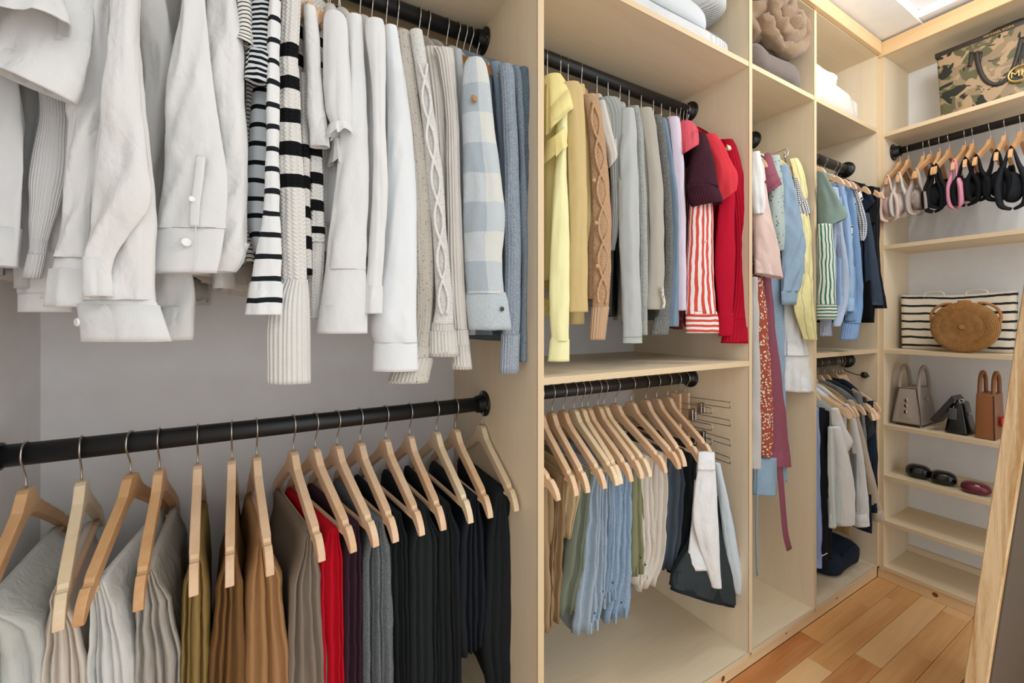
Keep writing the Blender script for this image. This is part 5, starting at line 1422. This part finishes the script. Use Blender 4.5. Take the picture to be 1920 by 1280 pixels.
text('lettering', 'MICHAEL KORS', .0125, (2.6965, 2.6965 / tu(1872), 2.509), FACEX, GOLD, ct)
for sx, dz in ((-1, 0), (1, .0)):
    X_ = 2.692 if sx < 0 else 2.808
    pts = [PX(1831, 97, X_), PX(1834, 120, X_ - .004), PX(1846, 148, X_ - .006), PX(1866, 158, X_ - .006), PX(1888, 148, X_ - .006), PX(1904, 116, X_ - .004), PX(1916, 70, X_)]
    if sx > 0:
        pts = [Vector((X_, .62, 2.50)), Vector((X_ + .005, .61, 2.55)), Vector((X_ + .01, .55, 2.575)), Vector((X_ + .01, .48, 2.575)), Vector((X_ + .005, .42, 2.55)), Vector((X_, .41, 2.50))]
    wire('strap', pts, .0075, DKBR, ct, 40, 10, flat=.5, up=(1, 0, 0))
for u_ in (1822, 1838):
    wire('strap_tab', [PX(u_, 98, 2.695), PX(u_ - 4, 125, 2.688)], .007, DKBR, ct, 6, 8, flat=.4, up=(1, 0, 0))
cp = PX(1912, 137, 2.675)
wire('charm_strap', [cp + Vector((0.004, 0, .075)), cp + Vector((0, 0, .05)), cp + Vector((0, 0, .034))], .004, DKBR, ct, 8, 8)
chm = wire('charm_ring', [cp + Vector((0, .031 * math.cos(a), .031 * math.sin(a))) for a in [i * 2 * math.pi / 28 for i in range(28)]], .0038, GOLD, ct, None, 8, True)
text('charm_letters', 'MK', .036, cp, FACEX, GOLD, ct, .0015)

CANV = fab('cream_black_stripe_canvas', '#e2d9c6', 'h', h2='#26282a', p=(.0393, .27, .73), wr=.15)
z1 = 1.136
st = thing('striped_tote', 'cream canvas tote with black horizontal stripes behind the round basket bag', 'handbag', (2.8, .6, z1))
yL, yR = 2.76 / tu(1686), 2.76 / tu(1900)
def striped_body():
    vs_, fs, uv = [], [], []
    NZ, NY = 14, 22
    zt = 1.405
    def prof(f, zf):
        y = yL + (yR - yL) * f
        y += (-.010 * (1 - zf)) * (1 - 2 * f)
        sag = -.010 * math.sin(math.pi * f * 1.0) * zf ** 2
        return y, sag
    outl = [(0, f / (NY - 1)) for f in range(NY)] + [(1, 1 - f / (NY - 1)) for f in range(NY)]
    for j in range(NZ):
        zf = j / (NZ - 1)
        for side, f in outl:
            y, sag = prof(f, zf)
            bulge = .010 * math.sin(math.pi * f) * math.sin(math.pi * zf) + .004 * nz(f * 6, zf * 4, 2.2)
            th_ = .055 * (1 - .45 * zf)
            x = 2.815 - th_ - bulge if side == 0 else 2.815 + th_ + bulge
            vs_.append((x, y, z1 + .002 + (zt - z1) * zf + sag)); uv.append((y, z1 + (zt - z1) * zf - .0))
    W = len(outl)
    for j in range(NZ - 1):
        for i in range(W):
            fs.append((j * W + i, j * W + (i + 1) % W, (j + 1) * W + (i + 1) % W, (j + 1) * W + i))
    fs.append(tuple(range(W - 1, -1, -1))); fs.append(tuple(range((NZ - 1) * W, NZ * W)))
    o = mesh('bag_body', vs_, fs, CANV, st, uv)
    return o
striped_body()
for u_ in (1750, 1830):
    Yc = 2.78 / tu(u_)
    wire('handle', [(2.79, Yc + .035, 1.39), (2.79, Yc + .030, 1.411), (2.79, Yc, 1.417), (2.79, Yc - .030, 1.411), (2.79, Yc - .035, 1.39)], .007, CANV, st, 20, 8, flat=.5)
def rattan():
    k = NT('woven_rattan', .55, .35)
    v = k.coord('UV')
    sp = k.n('SeparateXYZ', None, Vector=v)
    rings = k.math('SINE', k.math('MULTIPLY', sp.outputs[0], 1150.0))
    rad = k.math('SINE', k.math('MULTIPLY', sp.outputs[1], 420.0))
    h = k.math('ADD', rings, k.math('MULTIPLY', rad, .3))
    n_ = k.noise(k.coord('Object'), 60, 3)
    c = k.ramp(k.math('ADD', k.math('MULTIPLY', k.math('ADD', h, 1.5), .2), k.math('MULTIPLY', n_, .4)), [(.2, hexc('#7a4c22')), (.55, hexc('#b98447')), (.9, hexc('#d3a363'))])
    return k.done(c, k.bump(h, .8, .0018))
RAT = rattan()
ba = thing('basket_bag', 'oval woven rattan bag with a leather strap in front of the striped tote', 'handbag', (2.67, .56, z1))
bc = PX(1808, 611, 2.665); bc.z = z1 + .1125
def disc():
    vs_, fs, uv = [], [], []
    N = 64
    prof = [(.02, -.0355), (.15, -.037), (.30, -.0355), (.36, -.034), (.40, -.036), (.60, -.035), (.66, -.033), (.70, -.035), (.88, -.033), (.97, -.029), (1.0, -.02), (1.0, .02), (.97, .029), (.7, .035), (.02, .036)]
    for r, x in prof:
        for i in range(N + 1):
            a = 2 * math.pi * i / N
            vs_.append(bc + Vector((x, -.106 * r * math.cos(a), .1115 * r * math.sin(a)))); uv.append((r * .13 + (x + .03 if abs(x) < .029 else 0), a / 6.283))
    W = N + 1
    for j in range(len(prof) - 1):
        for i in range(N): fs.append((j * W + i, j * W + i + 1, (j + 1) * W + i + 1, (j + 1) * W + i))
    fs.append(tuple(range(W - 1, -1, -1))); fs.append(tuple(range((len(prof) - 1) * W, len(prof) * W)))
    return mesh('woven_body', vs_, fs, RAT, ba, uv)
disc()
BRL = m_flat('tan_leather', '#b07a45', 0.5, 0.4, 0, 150, .2)
for sd in (-1, 1):
    wire('shoulder_strap', [bc + Vector((0, sd * .104, .015)), bc + Vector((0, sd * .108, .05)), bc + Vector((-.002, sd * .095, .085)), bc + Vector((0, sd * .065, .104)), bc + Vector((.004, sd * .04, .106))], .0055, BRL, ba, 24, 8, flat=.5, up=(1, 0, 0))
box('clasp_tab', bc + Vector((-.02, -.018, .108)), bc + Vector((.02, .018, .120)), BRL, ba, .003)
lathe('centre_knot', [(.011, 0), (.008, .004)], bc + Vector((-.036, 0, 0)), (-1, 0, 0), BRL, ba, 14)

# row of three handbags
z2 = .768
TPL = m_flat('taupe_leather', '#a2958a', 0.45, 0.45, 0, 160, .3); EDG = m_flat('dark_edge_paint', '#3b332e', 0.5)
SIL = m_flat('silver_hardware', '#cfcfcd', 0.2, 0.5, 1.0)
tb = thing('taupe_handbag', 'taupe leather handbag with two rolled handles at the left upright', 'handbag', (2.77, .81, z2))
tbox('bag_body', 2.775, .812, (.105, .058), (.085, .035), z2 + .008, z2 + .185, TPL, tb, .010)
tbox('end_flap', 2.675, .815, (.004, .022), (.004, .018), z2 + .035, z2 + .165, TPL, tb, .003, (.018, 0))
tbox('flap_edge', 2.677, .815, (.003, .026), (.003, .021), z2 + .031, z2 + .168, EDG, tb, .002, (.018, 0))
for dz in (.06, .09, .115):
    tbox('buckle', 2.678 + (dz - .03) * .13 - .006, .815, (.004, .007), (.004, .006), z2 + dz, z2 + dz + .018, SIL, tb, .002)
wire('edge_piping', [(2.668, .869, z2 + .012), (2.676, .86, z2 + .09), (2.690, .846, z2 + .182), (2.690, .78, z2 + .182), (2.676, .765, z2 + .09), (2.668, .756, z2 + .012), (2.668, .869, z2 + .012)], .0022, EDG, tb, None, 6)
for y_ in (.845, .775):
    wire('handle', [(2.70, y_, z2 + .12), (2.70, y_, z2 + .19), (2.72, y_, z2 + .255), (2.765, y_, z2 + .287), (2.81, y_, z2 + .255), (2.835, y_, z2 + .19), (2.835, y_, z2 + .12)], .0075, TPL, tb, 40, 10)
for x_, y_ in ((2.69, .765), (2.69, .86)):
    lathe('foot', [(.006, 0), (.005, .008)], (x_, y_, z2), (0, 0, 1), SIL, tb, 10)
lathe('emblem', [(.009, 0), (.007, .0015)], (2.775, .7635, z2 + .13), (0, -1, .12), SIL, tb, 16)
BLE = m_flat('black_gloss_leather', '#0f1011', 0.22, 0.5)
bb = thing('black_handbag', 'small black glossy handbag with a silver tag and folded flap', 'handbag', (2.73, .64, z2))
tbox('bag_body', 2.735, .642, (.065, .040), (.05, .018), z2 + .001, z2 + .145, BLE, bb, .012)
tbox('tag', 2.672, .652, (.002, .013), (.002, .013), z2 + .065, z2 + .115, m_flat('grey_leather_tag', '#4c5154', 0.4), bb, .001, (.006, 0))
wire('chain', [(2.683, .652, z2 + .115), (2.688, .650, z2 + .135), (2.69, .655, z2 + .15)], .0025, SIL, bb, 10, 6)
q4 = [PX(1743, 786, 2.66), PX(1752, 794, 2.66), PX(1791, 750, 2.68), PX(1784, 742, 2.68)]
vf = q4 + [p + Vector((.10, -.005, 0)) for p in q4]
mesh('flap', vf, [(0, 1, 2, 3), (7, 6, 5, 4), (0, 4, 5, 1), (1, 5, 6, 2), (2, 6, 7, 3), (3, 7, 4, 0)], BLE, bb, None, False)
for y_ in (.655, .628):
    wire('ring', [(2.69, y_ + .008 * math.cos(a), z2 + .150 + .008 * math.sin(a)) for a in [i * .628 for i in range(10)]], .0024, SIL, bb, None, 6, True)
lathe('lock', [(.007, 0), (.006, .003)], (2.74, .612, z2 + .09), (0, -1, .2), SIL, bb, 12)
BRN = m_flat('cognac_leather', '#8d5932', 0.42, 0.45, 0, 140, .25)
bw = thing('brown_handbag', 'cognac brown upright handbag with looped handles', 'handbag', (2.73, .55, z2))
tbox('bag_body', 2.735, .552, (.07, .031), (.064, .027), z2 + .001, z2 + .195, BRN, bw, .005)
wire('edge_piping', [(2.664, .523, z2 + .004), (2.670, .527, z2 + .19)], .002, EDG, bw, 6, 6)
for y_ in (.572, .532):
    wire('handle', [(2.690, y_, z2 + .13), (2.688, y_, z2 + .2), (2.70, y_, z2 + .262), (2.735, y_, z2 + .285), (2.77, y_, z2 + .262), (2.782, y_, z2 + .2), (2.782, y_, z2 + .13)], .007, BRN, bw, 40, 10)
lathe('red_charm', [(.006, -.008), (.022, -.006), (.027, 0), (.022, .006), (.006, .008)], (2.735, .512, z2 + .075), (0, -1, 0), m_flat('red_leather', '#c8202e', 0.45), bw, 20, 'round red charm')

# sunglasses cases
z3 = .519
def case(label, u_, X_, hx_, hy_, hz_, mat, rot):
    Yc = X_ / tu(u_)
    t = thing('sunglasses_case', label, 'case', (X_, Yc, z3), 'sunglasses cases on the end shelf')
    nu, nv = 40, 12
    for nm, s0, s1 in (('case_base', -1, 0), ('case_lid', 0, 1)):
        vs_, fs = [], []
        for j in range(nv + 1):
            ph = (math.pi / 2) * (s0 + (s1 - s0) * j / nv)
            for i in range(nu):
                th = 2 * math.pi * i / nu
                cp_, sp_ = math.cos(ph) ** .7, math.copysign(abs(math.sin(ph)) ** .8, math.sin(ph))
                cx_ = math.copysign(abs(math.cos(th)) ** .72, math.cos(th)); cy_ = math.copysign(abs(math.sin(th)) ** .72, math.sin(th))
                x = hx_ * cp_ * cx_; y = hy_ * cp_ * cy_
                z = hz_ * (sp_ * (1 if sp_ > 0 else .75) + .75)
                vs_.append((X_ + x * math.cos(rot) - y * math.sin(rot), Yc + x * math.sin(rot) + y * math.cos(rot), z3 + .001 + z + (.0012 if nm == 'case_lid' else 0)))
        for j in range(nv):
            for i in range(nu):
                fs.append((j * nu + i, j * nu + (i + 1) % nu, (j + 1) * nu + (i + 1) % nu, (j + 1) * nu + i))
        mesh(nm, vs_, fs, mat, t)
    return t
case('black glossy sunglasses case nearest the left upright', 1722, 2.73, .042, .046, .034, BLE, .25)
case('black glossy sunglasses case in the middle of the three', 1769, 2.72, .041, .045, .033, BLE, .25)
c3 = case('metallic burgundy sunglasses case with a small square logo', 1830, 2.70, .041, .047, .026, m_flat('burgundy_metallic', '#6e2c39', 0.3, 0.5, .3), .15)
box('logo_plate', (2.668, 2.70 / tu(1836) - .007, z3 + .0405), (2.680, 2.70 / tu(1836) + .007, z3 + .0435), PEARL, c3, .0006)
